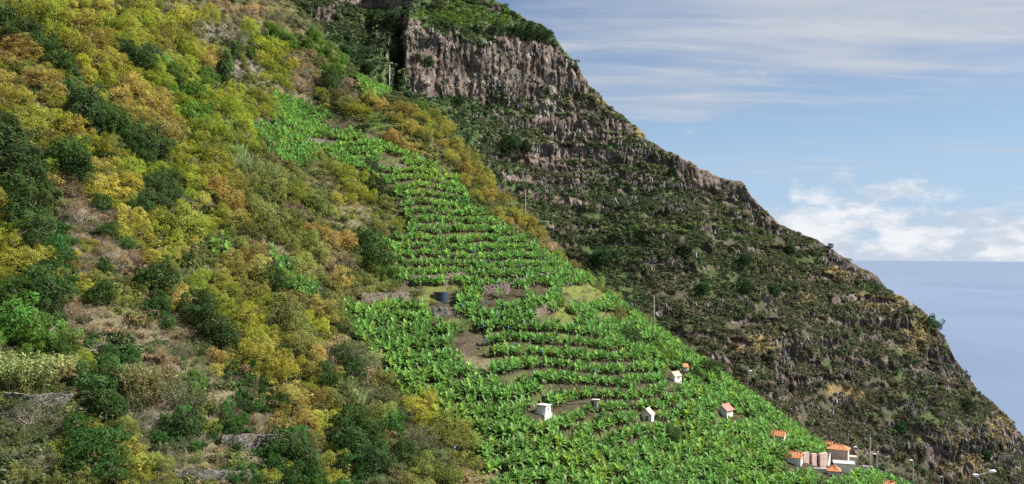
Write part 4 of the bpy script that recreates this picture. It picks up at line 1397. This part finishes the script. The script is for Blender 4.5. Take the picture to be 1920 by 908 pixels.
scatter('mountain_scrub', MSC, P, np.stack([gm.normal(size=n_) * 0.2 + 0.25, gm.normal(size=n_) * 0.2, gm.uniform(0, 6.28, n_)], -1),
        np.stack([sc_, sc_, sc_], -1), gm.integers(0, 4, n_), c_, 'low dark scrub covering the ledges of the far mountain', 'scrub')
#BUILT_HERE

# ------------------------------------------------------------------ small outcrops of broken basalt columns on the mountain
def outcrop_mesh(name, seed):
    g = np.random.default_rng(seed)
    mb = MB()
    for k in range(int(g.integers(6, 11))):
        x, y = g.normal() * 0.9, g.normal() * 0.35
        w = g.uniform(0.22, 0.45); h_ = g.uniform(0.7, 2.0)
        n = 5
        an = np.sort(g.uniform(0, 2 * math.pi, n))
        an = np.linspace(0, 2 * math.pi, n, endpoint=False) + 0.35 * g.normal(size=n)
        lx, ly = 0.18 * g.normal(size=2)
        ring = lambda z, sc: [(x + lx * z + sc * w * math.cos(a), y + ly * z + sc * w * math.sin(a), z + 0.12 * g.normal()) for a in an]
        v_ = ring(-0.8, 1.15) + ring(h_ * 0.5, 1.0) + ring(h_, 0.75)
        f_ = [(i * n + j, i * n + (j + 1) % n, (i + 1) * n + (j + 1) % n, (i + 1) * n + j) for i in range(2) for j in range(n)] + [tuple(2 * n + j for j in range(n))]
        mb.add(v_, f_)
    return mb.mesh(name, M['outcrop'])


go_ = np.random.default_rng(61)
N = 16000
ri, ci = go_.integers(6, NROW - 40, N), go_.integers(0, NCOL, N)
P = MV[ri, ci]
qx_, qy_, _ = project(P)
bandv = fbm(P[:, 0] / 70, P[:, 2] / 5.0, seed=611, octv=3) + 0.5 * fbm(P[:, 0] / 8, P[:, 2] / 8, seed=621, octv=2)
wgt = np.full(N, -0.25)
for pl, s_ in CLIFFS:
    wgt = np.maximum(wgt, np.where(in_poly(qx_, qy_, pl), min(s_, 0.6) * 1.1 - 0.15, -9))
wgt = np.maximum(wgt, np.where(in_poly(qx_, qy_, [(930, 185), (1130, 180), (1330, 325), (1420, 420), (1300, 420), (1080, 400), (960, 330)]), 0.22, -9))
wgt -= 0.30 * sstep(qx_, 1380, 1500) * sstep(qy_, 520, 620)
keep = (bandv + wgt > 0.42) & (qx_ > 700) & (qx_ < 1925) & (qy_ > -10) & (qy_ < 915) & (qy_ < np.interp(qx_, [p[0] for p in CREST], [p[1] + 15 for p in CREST]))
P = P[keep]; n_ = len(P)
print('OUTCROPS', n_)
sc_ = go_.uniform(0.5, 1.25, n_)
tt = np.array((0.235, 0.222, 0.20))[None] * go_.uniform(0.45, 1.35, (n_, 1)) * np.array((1, 1, 1)) + go_.uniform(-0.02, 0.02, (n_, 3))
scatter('rock_outcrops', [outcrop_mesh('outcrop', 630 + i) for i in range(5)], P, np.stack([go_.normal(size=n_) * 0.12, go_.normal(size=n_) * 0.15, go_.normal(size=n_) * 0.5], -1),
        np.stack([sc_ * 1.1, sc_ * 1.1, sc_ * go_.uniform(0.5, 1.15, n_)], -1), go_.integers(0, 5, n_), np.clip(tt, 0.04, 0.5),
        'small grey outcrops of broken rock columns on the ledges of the far mountain', 'rocks')

# ------------------------------------------------------------------ distinct trees on the mountain
MQX, MQY, _q = project(MV)


def mhit(px, py):
    i = int(np.argmin((MQX - px) ** 2 + (MQY - py) ** 2))
    r_, c_ = divmod(i, NCOL)
    return MV[r_, c_]


MTREES = [(1747, 604, 16, 'dark rounded tree on the brow of the headland against the sea'),
          (1814, 762, 15, 'dark tree on the lower headland near its seaward edge'),
          (1842, 852, 13, 'dark shrubby tree low on the headland above the street lamp'),
          (1257, 324, 9, 'small green tree just under the stepped rocky skyline'),
          (1396, 488, 14, 'green tree on the dark slope below the terrace line'),
          (1396, 542, 16, 'broad dark tree above the dry patch on the far slope'),
          (1320, 542, 14, 'dark tree on the far slope behind the bare crest pole'),
          (1285, 466, 14, 'dark tree under the long green terrace line'),
          (1128, 486, 20, 'dark tree on the valley side behind the golden crest'),
          (1452, 546, 14, 'dark bush on the far slope right of the broad tree'),
          (1000, 62, 20, 'largest dark tree on top of the rocky cliff'),
          (972, 58, 16, 'dark tree behind the largest one on the cliff top'),
          (1026, 70, 14, 'dark tree at the outer corner of the cliff top'),
          (935, 52, 13, 'small dark tree on the green cliff top terraces'),
          (958, 268, 18, 'dark tree on the slope below the long cliff'),
          (985, 276, 15, 'dark tree beside another below the long cliff'),
          (802, 116, 12, 'dark bush clinging to the bare cliff face'),
          (782, 108, 9, 'small green bush clinging to the cliff beside a darker one'),
          (1020, 168, 12, 'dark bush at the foot of the cliff at its outer end'),
          (1556, 462, 6, 'tiny windswept tree on the skyline of the headland'),
          (700, 30, 15, 'dark tree under the overhanging rock band at the top'),
          (740, 60, 14, 'dark tree in the cleft beside the cliff'),
          (735, 110, 15, 'dark tree lower in the cleft beside the cliff'),
          (650, 100, 14, 'dark tree in the wooded hollow left of the cliff'),
          (690, 130, 14, 'dark tree in the wooded hollow just behind the lamp post'),
          (768, 185, 13, 'dark tree at the foot of the cliff by its inner end'),
          (860, 190, 12, 'dark bush at the foot of the cliff near its middle'),
          (1690, 800, 12, 'dark bush on the brown lower slope of the headland'),
          (1480, 470, 10, 'green bush below the notch in the skyline')]
gm2 = np.random.default_rng(77)
for a, b, r_, lab in MTREES:
    p = mhit(a, b + 0.5 * r_)
    d = project(p)[2]
    s_ = r_ * d / FPX * 1.1
    e = bpy.data.objects.new('mountain_tree', None)
    COL.objects.link(e)
    e.location = [float(q) for q in p + np.array([0, -0.2 * s_, -0.25 * s_])]
    e.rotation_euler = (0, 0, gm2.uniform(0, 6.28))
    e.scale = (s_, s_, s_)
    e['label'], e['category'], e['group'] = lab, 'tree', 'distinct trees on the far mountain'
    ch = obj('crown', CROWN['ever'][int(gm2.integers(6))], e)
    ch['tint'] = jitter((0.024, 0.058, 0.018), gm2, 0.2)
    obj('trunk', TRUNK[int(gm2.integers(4))], e)

# ------------------------------------------------------------------ terrace walls
def terrace_wall(pix, h, mat, label, thick=0.55, seed=0, blocks=0):
    g = np.random.default_rng(seed)
    pts = [hit(a, b)[0] for a, b in pix]
    path = []
    for p, q in zip(pts[:-1], pts[1:]):
        n = max(2, int(np.linalg.norm(q - p) / 0.4))
        path += [p + (q - p) * t for t in np.linspace(0, 1, n, endpoint=False)]
    path.append(pts[-1])
    path = np.array(path)
    dirs = np.gradient(path[:, :2], axis=0)
    nrm = np.stack([dirs[:, 1], -dirs[:, 0]], -1); nrm = _unit(nrm)
    nrm[nrm[:, 1] > 0] *= -1                       # towards the valley
    zb = np.minimum(hz(path[:, 0], path[:, 1]), hz(path[:, 0] + nrm[:, 0], path[:, 1] + nrm[:, 1])) - 0.6
    lvl = np.round(path[:, 2] / 0.5) * 0.5 if blocks else path[:, 2]
    if not blocks:
        lvl = np.convolve(np.pad(lvl, 7, 'edge'), np.ones(15) / 15, 'valid')
    zt = lvl + h + 0.10 * g.normal(size=len(path))
    NV = max(4, int((h + 0.8) / 0.3))
    V, F = [], []
    W_ = NV + 3
    for i in range(len(path)):
        x, y = path[i, :2]; nx, ny = nrm[i] * thick / 2
        for k in range(NV + 1):
            t = k / NV
            jx, jy, jz = 0.07 * g.normal(size=3)
            bat = 1.6 - 0.7 * t
            V.append((x + nx * bat + jx, y + ny * bat + jy, zb[i] + (zt[i] - zb[i]) * t + (jz if k else 0)))
        V += [(x - nx, y - ny, zt[i]), (x - nx, y - ny, zb[i])]
    for i in range(len(path) - 1):
        for k in range(W_ - 1):
            F.append([W_ * i + k, W_ * i + k + 1, W_ * (i + 1) + k + 1, W_ * (i + 1) + k])
    n5 = W_ * (len(path) - 1)
    me = bpy.data.meshes.new('terrace_wall')
    me.from_pydata([tuple(map(float, q)) for q in V], [], F + [list(range(W_)), [n5 + k for k in range(W_ - 1, -1, -1)]])
    me.materials.append(M[mat])
    o = obj('terrace_wall', me)
    o['label'], o['category'], o['group'] = label, 'terrace wall', 'retaining walls of the terraces'
    o['kind'] = 'thing'


terrace_wall([(755, 530), (810, 530), (872, 523)], 1.5, 'stone', 'long brown stone wall above the grassy ledge by the water tank', seed=1)
terrace_wall([(905, 551), (950, 546), (1000, 532), (1032, 524)], 1.8, 'stone', 'stepped pinkish wall rising along the middle field behind the tank', seed=2, blocks=1)
terrace_wall([(1002, 596), (1036, 580), (1050, 566)], 1.5, 'stone', 'short slanting wall at the foot of the yellow grass slope', seed=3)
terrace_wall([(676, 565), (720, 566), (766, 563)], 1.6, 'stone', 'rough brown bank wall left of the water tank', seed=4)
terrace_wall([(572, 268), (605, 270), (640, 276)], 1.2, 'stone', 'short brown wall between the upper banana terraces', seed=5)
terrace_wall([(-20, 768), (60, 772), (135, 770)], 1.9, 'stone_grey', 'grey dry stone wall under the cane thickets', seed=6)
terrace_wall([(325, 902), (400, 906), (470, 904)], 1.4, 'stone_grey', 'grey stone wall along the bottom of the dry terraces', seed=7)
terrace_wall([(415, 836), (470, 842), (528, 838)], 1.6, 'stone_grey', 'dark stone wall across the dry lower slope', seed=8)
terrace_wall([(812, 592), (835, 594), (852, 592)], 1.7, 'stone_grey', 'small grey wall holding the ledge of the water tank', seed=9)
terrace_wall([(760, 432), (800, 436), (850, 432)], 1.2, 'stone', 'low wall between rows of the upper middle terraces', seed=10)
terrace_wall([(700, 312), (735, 316), (760, 318)], 1.2, 'stone', 'low wall behind the yellow green bushes of the upper terraces', seed=11)

# ------------------------------------------------------------------ water tank
gp, d = hit(827, 562)
e = obj('water_tank', None, None, gp + np.array([0, 0, -0.1]), label='round dark blue water tank on the grassy ledge', category='water tank')
rt = 13.5 * d / FPX
ht = 15.0 * d / FPX
mb = MB(); mb.tube([(0, 0, -0.5), (0, 0, ht * 0.5), (0, 0, ht)], [rt, rt * 1.0, rt * 1.0], 28); mb.build('shell', M['tank'], e)
mb = MB()
for z_ in (0.1, 0.4, 0.7):
    mb = MB(); mb.tube([(0, 0, ht * z_), (0, 0, ht * z_ + 0.08)], [rt * 1.02] * 2, 28, False); mb.build('hoop', M['tank'], e)
mb = MB(); mb.tube([(0, 0, ht * 0.98), (0, 0, ht * 1.04)], [rt * 1.05] * 2, 28); mb.build('rim', M['pipe'], e)
mb = MB()
for k in range(5):
    a0, a1 = R(198 + k * 6), R(198 + (k + 1) * 6)
    q = rt * 1.012
    mb.add([(q * math.cos(a0), q * math.sin(a0), 0.15), (q * math.cos(a1), q * math.sin(a1), 0.15), (q * math.cos(a1), q * math.sin(a1), ht * 0.86), (q * math.cos(a0), q * math.sin(a0), ht * 0.86)], [(0, 1, 2, 3)])
mb.build('rust_patch', M['rust'], e, label='rusty patch on the side of the tank')

# ------------------------------------------------------------------ houses and sheds
def put_root(name, px, py, yaw, label, cat, group=None, h=0.0):
    gp, d = hit(px, py, h)
    gp[2] = min(max(gp[2], float(ray_dirs(px, py)[2] * d) - h), gp[2] + 1.5)
    e = obj(name, None, None, gp, (0, 0, R(yaw)), label=label, category=cat)
    e['kind'] = 'thing'
    if group:
        e['group'] = group
    return e, d


def tiled_slope(mb, p0, p1, p2, p3, t=0.09, n=7):
    """one roof slope p0 p1 (eave) p2 p3 (ridge) with raised tile rolls"""
    p0, p1, p2, p3 = map(Vector, (p0, p1, p2, p3))
    nn = (p1 - p0).cross(p3 - p0).normalized() * t
    v_, f_ = [], []
    N_ = n * 2
    for k in range(N_ + 1):
        s = k / N_
        a, b = p0.lerp(p1, s), p3.lerp(p2, s)
        lift = nn * (1.0 if k % 2 else 0.35)
        v_ += [a, b, a + lift, b + lift]
    for k in range(N_):
        i = 4 * k
        f_ += [(i + 2, i + 6, i + 7, i + 3), (i, i + 1, i + 5, i + 4), (i, i + 4, i + 6, i + 2), (i + 1, i + 3, i + 7, i + 5)]
    f_ += [(0, 2, 3, 1), (4 * N_, 4 * N_ + 1, 4 * N_ + 3, 4 * N_ + 2)]
    mb.add(v_, f_)


def gable_house(px, py, w, dp, hw, hr, yaw, wall, roof, label, windows=(), door=None, ov=0.22, name='cottage', cat='house', trim=None, h=0.0, base=3.0):
    """ridge along local y, gable towards the viewer; windows: (face, u, z, w, h)"""
    e, d = put_root(name, px, py, yaw, label, cat, 'small houses and huts in the plantation', h)
    x, y = w / 2, dp / 2
    mb = MB()
    mb.add([(-x, -y, -base), (x, -y, -base), (x, y, -base), (-x, y, -base), (-x, -y, hw), (x, -y, hw), (x, y, hw), (-x, y, hw), (0, -y, hw + hr), (0, y, hw + hr)],
           [(3, 2, 1, 0), (0, 1, 5, 8, 4), (2, 3, 7, 9, 6), (1, 2, 6, 5), (3, 0, 4, 7), (4, 8, 9, 7), (5, 6, 9, 8)])
    mb.build('wall', M[wall], e)
    k = hr / x
    zo = hw - ov * k
    for s, nm in ((-1, 'roof'), (1, 'roof')):
        mb = MB()
        ex = s * (x + ov)
        if s > 0:
            tiled_slope(mb, (ex, -y - ov, zo + 0.02), (ex, y + ov, zo + 0.02), (0, y + ov, hw + hr + 0.02), (0, -y - ov, hw + hr + 0.02))
        else:
            tiled_slope(mb, (ex, y + ov, zo + 0.02), (ex, -y - ov, zo + 0.02), (0, -y - ov, hw + hr + 0.02), (0, y + ov, hw + hr + 0.02))
        mb.build(nm, M[roof], e)
    mb = MB(); mb.tube([(0, -y - ov - 0.02, hw + hr + 0.08), (0, y + ov + 0.02, hw + hr + 0.08)], 0.09, 8); mb.build('ridge', M[roof], e)
    if trim:
        for s in (-1, 1):
            mb = MB()
            a, b = Vector((s * (x + ov), -y - ov - 0.05, zo - 0.05)), Vector((0, -y - ov - 0.05, hw + hr - 0.05))
            mb.add([a, b, b + Vector((0, 0, 0.2)), a + Vector((0, 0, 0.2)), a + Vector((0, 0.05, 0)), b + Vector((0, 0.05, 0)), b + Vector((0, 0.05, 0.2)), a + Vector((0, 0.05, 0.2))],
                   [(0, 1, 2, 3), (7, 6, 5, 4), (0, 4, 5, 1), (3, 2, 6, 7), (0, 3, 7, 4), (1, 5, 6, 2)])
            mb.build('verge_board', M[trim], e)
    for face, u, z, ww, wh in windows:
        opening(e, face, u, z, ww, wh, x, y)
    if door:
        opening(e, *door, x, y, nm='door', mat='bark')
    return e


def opening(e, face, u, z, ww, wh, x, y, nm='window', mat='glass'):
    fr_, pn = MB(), MB()
    def bx_(m, u0, u1, z0, z1, o0, o1):
        if face == 'front':
            m.box(u0, u1, -y - o1, -y - o0, z0, z1)
        else:
            m.box(x + o0, x + o1, u0, u1, z0, z1)
    b = 0.06
    bx_(fr_, u - ww / 2 - b, u + ww / 2 + b, z - b, z, 0.003, 0.06)
    bx_(fr_, u - ww / 2 - b, u + ww / 2 + b, z + wh, z + wh + b, 0.003, 0.06)
    bx_(fr_, u - ww / 2 - b, u - ww / 2, z, z + wh, 0.003, 0.055)
    bx_(fr_, u + ww / 2, u + ww / 2 + b, z, z + wh, 0.003, 0.055)
    bx_(pn, u - ww / 2, u + ww / 2, z, z + wh, 0.003, 0.02)
    o = pn.build(nm, M[mat], e)
    fr_.build('frame', M['plaster'], o)


def hip_roof(px, py, w, dp, hw, hr, yaw, wall, roof, label, ridge=0.4, name='house', cat='house', ov=0.25, h=0.0):
    e, d = put_root(name, px, py, yaw, label, cat, 'small houses and huts in the plantation', h)
    x, y = w / 2, dp / 2
    mb = MB(); mb.box(-x, x, -y, y, -3.0, hw); mb.build('wall', M[wall], e)
    x, y = x + ov, y + ov
    r_ = max(0.02, ridge * w / 2)
    z0, z1 = hw + 0.01, hw + hr
    for q in (((-x, -y, z0), (x, -y, z0), (r_, 0, z1), (-r_, 0, z1)), ((x, -y, z0), (x, y, z0), (r_, 0.001, z1), (r_, 0, z1)),
              ((x, y, z0), (-x, y, z0), (-r_, 0, z1), (r_, 0, z1)), ((-x, y, z0), (-x, -y, z0), (-r_, 0, z1), (-r_, 0.001, z1))):
        mb = MB(); tiled_slope(mb, *q); mb.build('roof', M[roof], e)
    mb = MB(); mb.tube([(-r_, 0, z1 + 0.07), (r_, 0, z1 + 0.07)], 0.1, 8); mb.build('ridge', M[roof], e)
    return e, x, y


def flat_shed(px, py, w, dp, hw, yaw, wall, roofm, label, windows=(), ov=0.15, slab=0.14, name='shed', cat='shed', podium=None, h=0.0):
    e, d = put_root(name, px, py, yaw, label, cat, 'small houses and huts in the plantation', h)
    x, y = w / 2, dp / 2
    mb = MB(); mb.box(-x, x, -y, y, -3.0, hw); mb.build('wall', M[wall], e)
    mb = MB(); mb.box(-x - ov, x + ov, -y - ov, y + ov, hw + 0.003, hw + slab); mb.build('roof', M[roofm], e)
    for face, u, z, ww, wh in windows:
        opening(e, face, u, z, ww, wh, x, y)
    if podium:
        mb = MB(); mb.box(*podium); mb.build('podium', M['concrete'], e)
    return e


# white flat-roofed shed with its concrete podium
flat_shed(1020, 775, 1.75, 1.5, 1.35, -38, 'white', 'concrete', 'white flat roofed shed with a small dark window on the terraces',
          windows=(('right', 0.0, 0.55, 0.2, 0.45),), podium=(-2.2, 1.0, -1.2, 1.0, -1.6, 0.1))
gable_house(1214, 787, 2.1, 2.3, 1.05, 1.0, -24, 'plaster', 'tile_pale', 'weathered gabled hut with a pale pink tiled roof', door=('front', 0.2, 0.0, 0.5, 0.85), name='gabled_hut', cat='hut', ov=0.12)
gable_house(1266, 713, 1.6, 2.2, 0.95, 0.8, -50, 'white', 'tile_pale', 'small hut with a beige roof and white wall below the orange roof', windows=(('right', 0.1, 0.4, 0.4, 0.5),), name='gabled_hut', cat='hut', ov=0.1)
gable_house(1284, 697, 1.3, 1.6, 1.0, 0.6, -50, 'plaster', 'tile', 'tiny hut with an orange roof above the beige roofed hut', name='gabled_hut', cat='hut', ov=0.12)
gable_house(1359, 777, 2.3, 2.6, 1.15, 0.9, -40, 'white', 'tile_red', 'white cottage with a red roof and white verge boards', windows=(('right', -0.5, 0.35, 0.3, 0.5), ('right', 0.5, 0.35, 0.3, 0.5)), trim='white', ov=0.3)
gable_house(1152, 560, 1.3, 2.0, 0.8, 0.5, -60, 'white', 'tile_red', 'half hidden hut with a red roof on the crest', name='gabled_hut', cat='hut', ov=0.15)
gable_house(1458, 822, 2.2, 3.2, 0.8, 0.8, 58, 'plaster', 'tile', 'orange roof half buried among banana plants above the other houses', name='cottage', ov=0.2)
gable_house(1487, 866, 2.3, 3.3, 1.2, 0.8, 62, 'white', 'tile', 'white walled cottage with an orange roof beside the pink wall', windows=(('front', 0.2, 0.4, 0.5, 0.6),), name='cottage', ov=0.25)
hip_roof(1572, 850, 4.0, 2.6, 1.35, 0.85, -28, 'pink_wall', 'tile', 'pink walled house with an orange hipped roof at the crest')
gable_house(1551, 842, 1.1, 2.2, 1.2, 0.4, 60, 'pink_wall', 'tile', 'narrow orange lean-to roof beside the hipped house', name='outhouse', ov=0.12)
flat_shed(1582, 884, 3.7, 2.4, 1.75, -18, 'white', 'concrete', 'long grey concrete shed with a flat roof', windows=(('right', 0.2, 0.6, 0.5, 0.7),), ov=0.22)
flat_shed(1594, 866, 2.4, 1.6, 1.1, -18, 'plaster', 'tile_pale', 'low pale building with a flat pink roof behind the grey shed', ov=0.12)
hip_roof(1563, 890, 2.2, 2.2, 0.9, 0.95, -20, 'plaster', 'tile', 'little square pavilion with an orange pyramid roof', ridge=0.02, name='pavilion', cat='pavilion')
gable_house(1664, 916, 1.8, 2.4, 1.0, 0.55, 65, 'plaster', 'tile', 'small orange roof at the bottom edge of the field', name='outhouse', ov=0.15)

# concrete post with its slab, and the dark pipe that runs to it
e, d = put_root('concrete_post', 1117, 766, -10, 'concrete post with a flat slab on top among the terraces', 'post')
mb = MB(); mb.box(-0.28, 0.28, -0.28, 0.28, -0.8, 1.45); mb.build('shaft', M['concrete'], e)
mb = MB(); mb.box(-0.7, 0.7, -0.4, 0.4, 1.453, 1.62); mb.build('slab', M['plaster'], e)
p0, p1 = hit(1040, 766)[0] + np.array([0, 0, 1.2]), hit(1114, 764)[0] + np.array([0, 0, 1.25])
mb = MB(); mb.tube([p0 + (p1 - p0) * t + np.array([0, 0, -0.35 * math.sin(math.pi * t)]) for t in np.linspace(0, 1, 9)], 0.05, 6)
mb.build('water_pipe', M['pipe'], label='thin dark pipe slung between the white shed and the concrete post', category='pipe')

# pink retaining wall in three panels, with the stair beside it
e, d = put_root('pink_wall', 1528, 872, 24, 'tall pink wall in separate panels between the orange roofs', 'wall')
u_ = d / FPX
for x0, x1, h_ in ((-29, -15, 25), (-8, 3, 21), (12, 30, 20)):
    mb = MB(); mb.box(x0 * u_, x1 * u_, -0.15, 0.35, -2.6, h_ * u_); mb.build('panel', M['pink_wall'], e)
mb = MB(); mb.box(-29 * u_, 32 * u_, 0.6, 0.9, -2.6, 17 * u_); mb.build('back_wall', M['stone'], e)
e, d = put_root('garden_stair', 1547, 876, -30, 'concrete stair rising beside the pink wall', 'stair')
for k in range(10):
    mb = MB(); mb.box(-0.45, 0.45, -0.2 + 0.24 * k, 0.05 + 0.24 * k, -0.8, 0.12 + 0.19 * k); mb.build('step', M['concrete'], e)
mb = MB()
mb.add([(0.5, -0.2, -0.8), (0.5, 2.3, -0.8), (0.5, 2.3, 2.5), (0.5, -0.2, 0.6), (0.64, -0.2, -0.8), (0.64, 2.3, -0.8), (0.64, 2.3, 2.5), (0.64, -0.2, 0.6)],
       [(0, 1, 2, 3), (7, 6, 5, 4), (0, 4, 5, 1), (3, 2, 6, 7), (0, 3, 7, 4), (1, 5, 6, 2)])
mb.build('parapet', M['plaster'], e)
# paved yard wall and white roadside parapet
e, d = put_root('yard_wall', 1540, 884, -8, 'low white wall of the yard in front of the pink panels', 'wall')
mb = MB(); mb.box(-1.8, 1.6, -0.1, 0.1, -0.8, 0.55); mb.build('wall', M['plaster'], e)
mb = MB(); mb.box(-1.85, 1.65, -0.16, 0.16, 0.553, 0.63); mb.build('coping', M['white'], e)
e, d = put_root('yard_wall', 1627, 884, -12, 'short pale wall half hidden by banana leaves right of the grey shed', 'wall')
mb = MB(); mb.box(-1.0, 1.0, -0.1, 0.1, -0.8, 1.0); mb.build('wall', M['plaster'], e)
mb = MB(); mb.box(-1.05, 1.05, -0.16, 0.16, 1.003, 1.09); mb.build('coping', M['white'], e)
e, d = put_root('road_parapet', 1732, 906, -28, 'row of white roadside parapet blocks below the banana field', 'parapet', h=0.6)
for k in range(6):
    mb = MB(); mb.box(-2.6 + 0.9 * k, -1.95 + 0.9 * k, -0.15, 0.15, -1.2, 0.75 - 0.13 * k); mb.build('block', M['white'], e)
mb = MB(); mb.box(-2.7, 2.9, -0.1, 0.1, -1.6, 0.05); mb.build('rail', M['metal'], e)

# ------------------------------------------------------------------ poles and lamps
def pole(px, py, hpx, label, lamp=None, rad=0.085, mat='pole', name='utility_pole', cat='pole', group='poles and lamps'):
    gp, d = hit(px, py)
    h_ = max(float(ray_dirs(px, hpx)[2] * d) - gp[2], 1.5)
    e = obj(name, None, None, gp, label=label, category=cat)
    mb = MB(); mb.tube([(0, 0, -1.0), (0, 0, h_ * 0.5), (0.02, 0, h_)], [rad * 1.2, rad, rad * 0.8], 9); mb.build('shaft', M[mat], e)
    if lamp:
        s, L_ = lamp
        mb = MB(); mb.tube([(0, 0, h_ - 0.05), (s * L_ * 0.5, 0, h_ + 0.12), (s * L_, 0, h_ + 0.15)], 0.035, 6); mb.build('arm', M['metal'], e)
        mb = MB(); mb.tube([(s * (L_ - 0.1), 0, h_ + 0.15), (s * (L_ + 0.1), 0, h_ + 0.17), (s * (L_ + 0.5), 0, h_ + 0.16), (s * (L_ + 0.62), 0, h_ + 0.14)], [0.07, 0.15, 0.13, 0.05], 8)
        mb.build('lamp_head', M['lampwhite'], e, True)
    else:
        mb = MB(); mb.box(-0.28, 0.28, -0.05, 0.05, h_ - 0.35, h_ - 0.25); mb.build('crossarm', M[mat], e)
    return e


pole(730, 172, 119, 'tall pale lamp post on the upper crest in front of the dark hollow', (1, 0.35), 0.20, 'concrete', 'lamp_post', 'lamp post')
pole(1226, 612, 556, 'bare wooden pole standing on the crest above the far slope', None, 0.19)
pole(985, 408, 355, 'thin wooden pole rising from the golden crest trees', None, 0.12)
pole(1631, 884, 820, 'wooden pole behind the hipped house on the crest', None, 0.16)
pole(1402, 724, 697, 'thin lamp post among banana plants under the crest', (1, 0.3), 0.05, 'metal', 'lamp_post', 'lamp post')
pole(1712, 908, 865, 'small white lamp post near the end of the field', (-1, 0.2), 0.09, 'metal', 'lamp_post', 'lamp post')
pole(1768, 945, 895, 'small white lamp post beside the roadside parapet', (-1, 0.3), 0.09, 'metal', 'lamp_post', 'lamp post')
pole(1608, 872, 840, 'short lamp post right of the hipped house', (-1, 0.3), 0.09, 'metal', 'lamp_post', 'lamp post')
pole(1644, 886, 853, 'short lamp post right of the wooden crest pole', (-1, 0.3), 0.09, 'metal', 'lamp_post', 'lamp post')

# near street lamp whose head reaches into the frame
top_ = unproject(1829, 890, 66.0)
gz_ = float(hz(top_[0], top_[1]))
e = obj('street_lamp', None, None, (top_[0], top_[1], gz_), label='near street lamp with a long arm and pale head at the bottom corner', category='street lamp')
H_ = top_[2] - gz_
mb = MB(); mb.tube([(0.1, 0, -0.5), (0.1, 0, H_ - 1.0)], [0.16, 0.13], 12); mb.build('post', M['concrete'], e)
mb = MB(); mb.tube([(1.6, 0, H_ - 1.9), (0.8, 0, H_ - 1.0), (0.05, 0, H_ - 0.08)], 0.045, 8); mb.build('brace', M['metal'], e)
mb = MB(); mb.box(-0.15, 0.2, -0.15, 0.15, H_ - 0.16, H_ + 0.02); mb.build('junction_box', M['lampwhite'], e)
mb = MB(); mb.tube([(0.1, 0, H_ - 0.05), (0.7, -0.05, H_ + 0.10), (1.1, -0.08, H_ + 0.22)], 0.035, 8); mb.build('arm', M['metal'], e)
mb = MB(); mb.tube([(0.95, -0.07, H_ + 0.19), (1.08, -0.08, H_ + 0.24), (1.4, -0.1, H_ + 0.30), (1.52, -0.11, H_ + 0.31)], [0.06, 0.14, 0.12, 0.05], 10); mb.build('lamp_head', M['lampwhite'], e, True)

# ------------------------------------------------------------------ blue bags over banana bunches
BAGS = [(917, 490), (972, 497), (891, 517), (976, 522), (992, 515), (1011, 508), (1022, 507), (934, 530), (865, 572), (913, 567), (944, 572), (966, 578), (935, 589), (906, 611),
        (953, 614), (1019, 633), (1034, 636), (912, 638), (967, 646), (1040, 559), (1070, 534), (1017, 659), (1116, 696), (852, 841), (890, 471)]
mb = MB()
mb.tube([(0, 0, 0.45), (0.02, 0, 0.32), (0.0, 0.01, 0.1), (0.02, 0, -0.2), (0, 0, -0.42), (0.02, 0.01, -0.5)], [0.04, 0.15, 0.23, 0.26, 0.24, 0.27], 9, False)
bag_me = mb.mesh('bunch_bag', M['bluebag'], True)
mb = MB(); mb.tube([(0, 0, 0.43), (0.05, 0.02, 0.62), (0.16, 0.03, 0.7)], [0.03, 0.03, 0.035], 6)
tie_me = mb.mesh('stalk', M['stem'], True)
for i, (a, b) in enumerate(BAGS):
    gp, d = hit(a, b, 1.2)
    P_ = ray_dirs(a, b) * (d - 1.6)
    e = obj('bunch_bag', bag_me, None, P_, (0, 0, i * 1.3), 0.75)
    obj('stalk', tie_me, e)
    where = ('in the field above the long brown wall' if b < 500 else 'along the stepped pinkish wall' if b < 545 else 'on the terraces right of the water tank' if b < 620 else 'on the narrow terraces below the tank')
    e['label'], e['category'], e['group'] = f'blue plastic bag over a banana bunch {where}', 'bunch bag', f'blue bunch bags {where}'

# ------------------------------------------------------------------ pale dead branches lying on the dry slope
gd = np.random.default_rng(91)
for a, b, sz, lab in ((182, 664, 2.6, 'pale dead branches on the dry clearing below the rounded light green tree'), (372, 836, 2.2, 'bleached dead branches on the dry lower terraces'),
                      (382, 800, 1.8, 'dead twiggy snag standing on the dry lower terraces'), (150, 420, 2.4, 'dead branches on the brown eroded bank'),
                      (225, 505, 2.0, 'dry fallen branches at the top of the dry clearing'), (60, 800, 2.0, 'dead sticks at the foot of the grey dry stone wall'),
                      (320, 860, 1.8, 'bare stick heap near the bottom of the dry terraces'), (570, 158, 2.6, 'bare branches beside the brown shrubs above the upper terraces')):
    gp, d = hit(a, b)
    e = obj('dead_branch', None, None, gp, (gd.normal() * 0.3, gd.normal() * 0.3, gd.uniform(0, 6.28)), sz, label=lab, category='dead branch')
    mb = MB()
    for k in range(4):
        a0 = gd.uniform(0, 6.28)
        q = [np.array([0, 0, -0.05])]
        dd = np.array([math.cos(a0), math.sin(a0), gd.uniform(0.5, 1.3)])
        for j in range(4):
            dd = _unit(dd + 0.3 * gd.normal(size=3))
            q.append(q[-1] + dd * 0.27)
        mb.tube(q, [0.045, 0.038, 0.03, 0.02, 0.008], 5, False)
    mb.build('limb', M['twig'], e)
    obj('twigs', TWIGS[int(gd.integers(3))], e, None, None, 0.8)
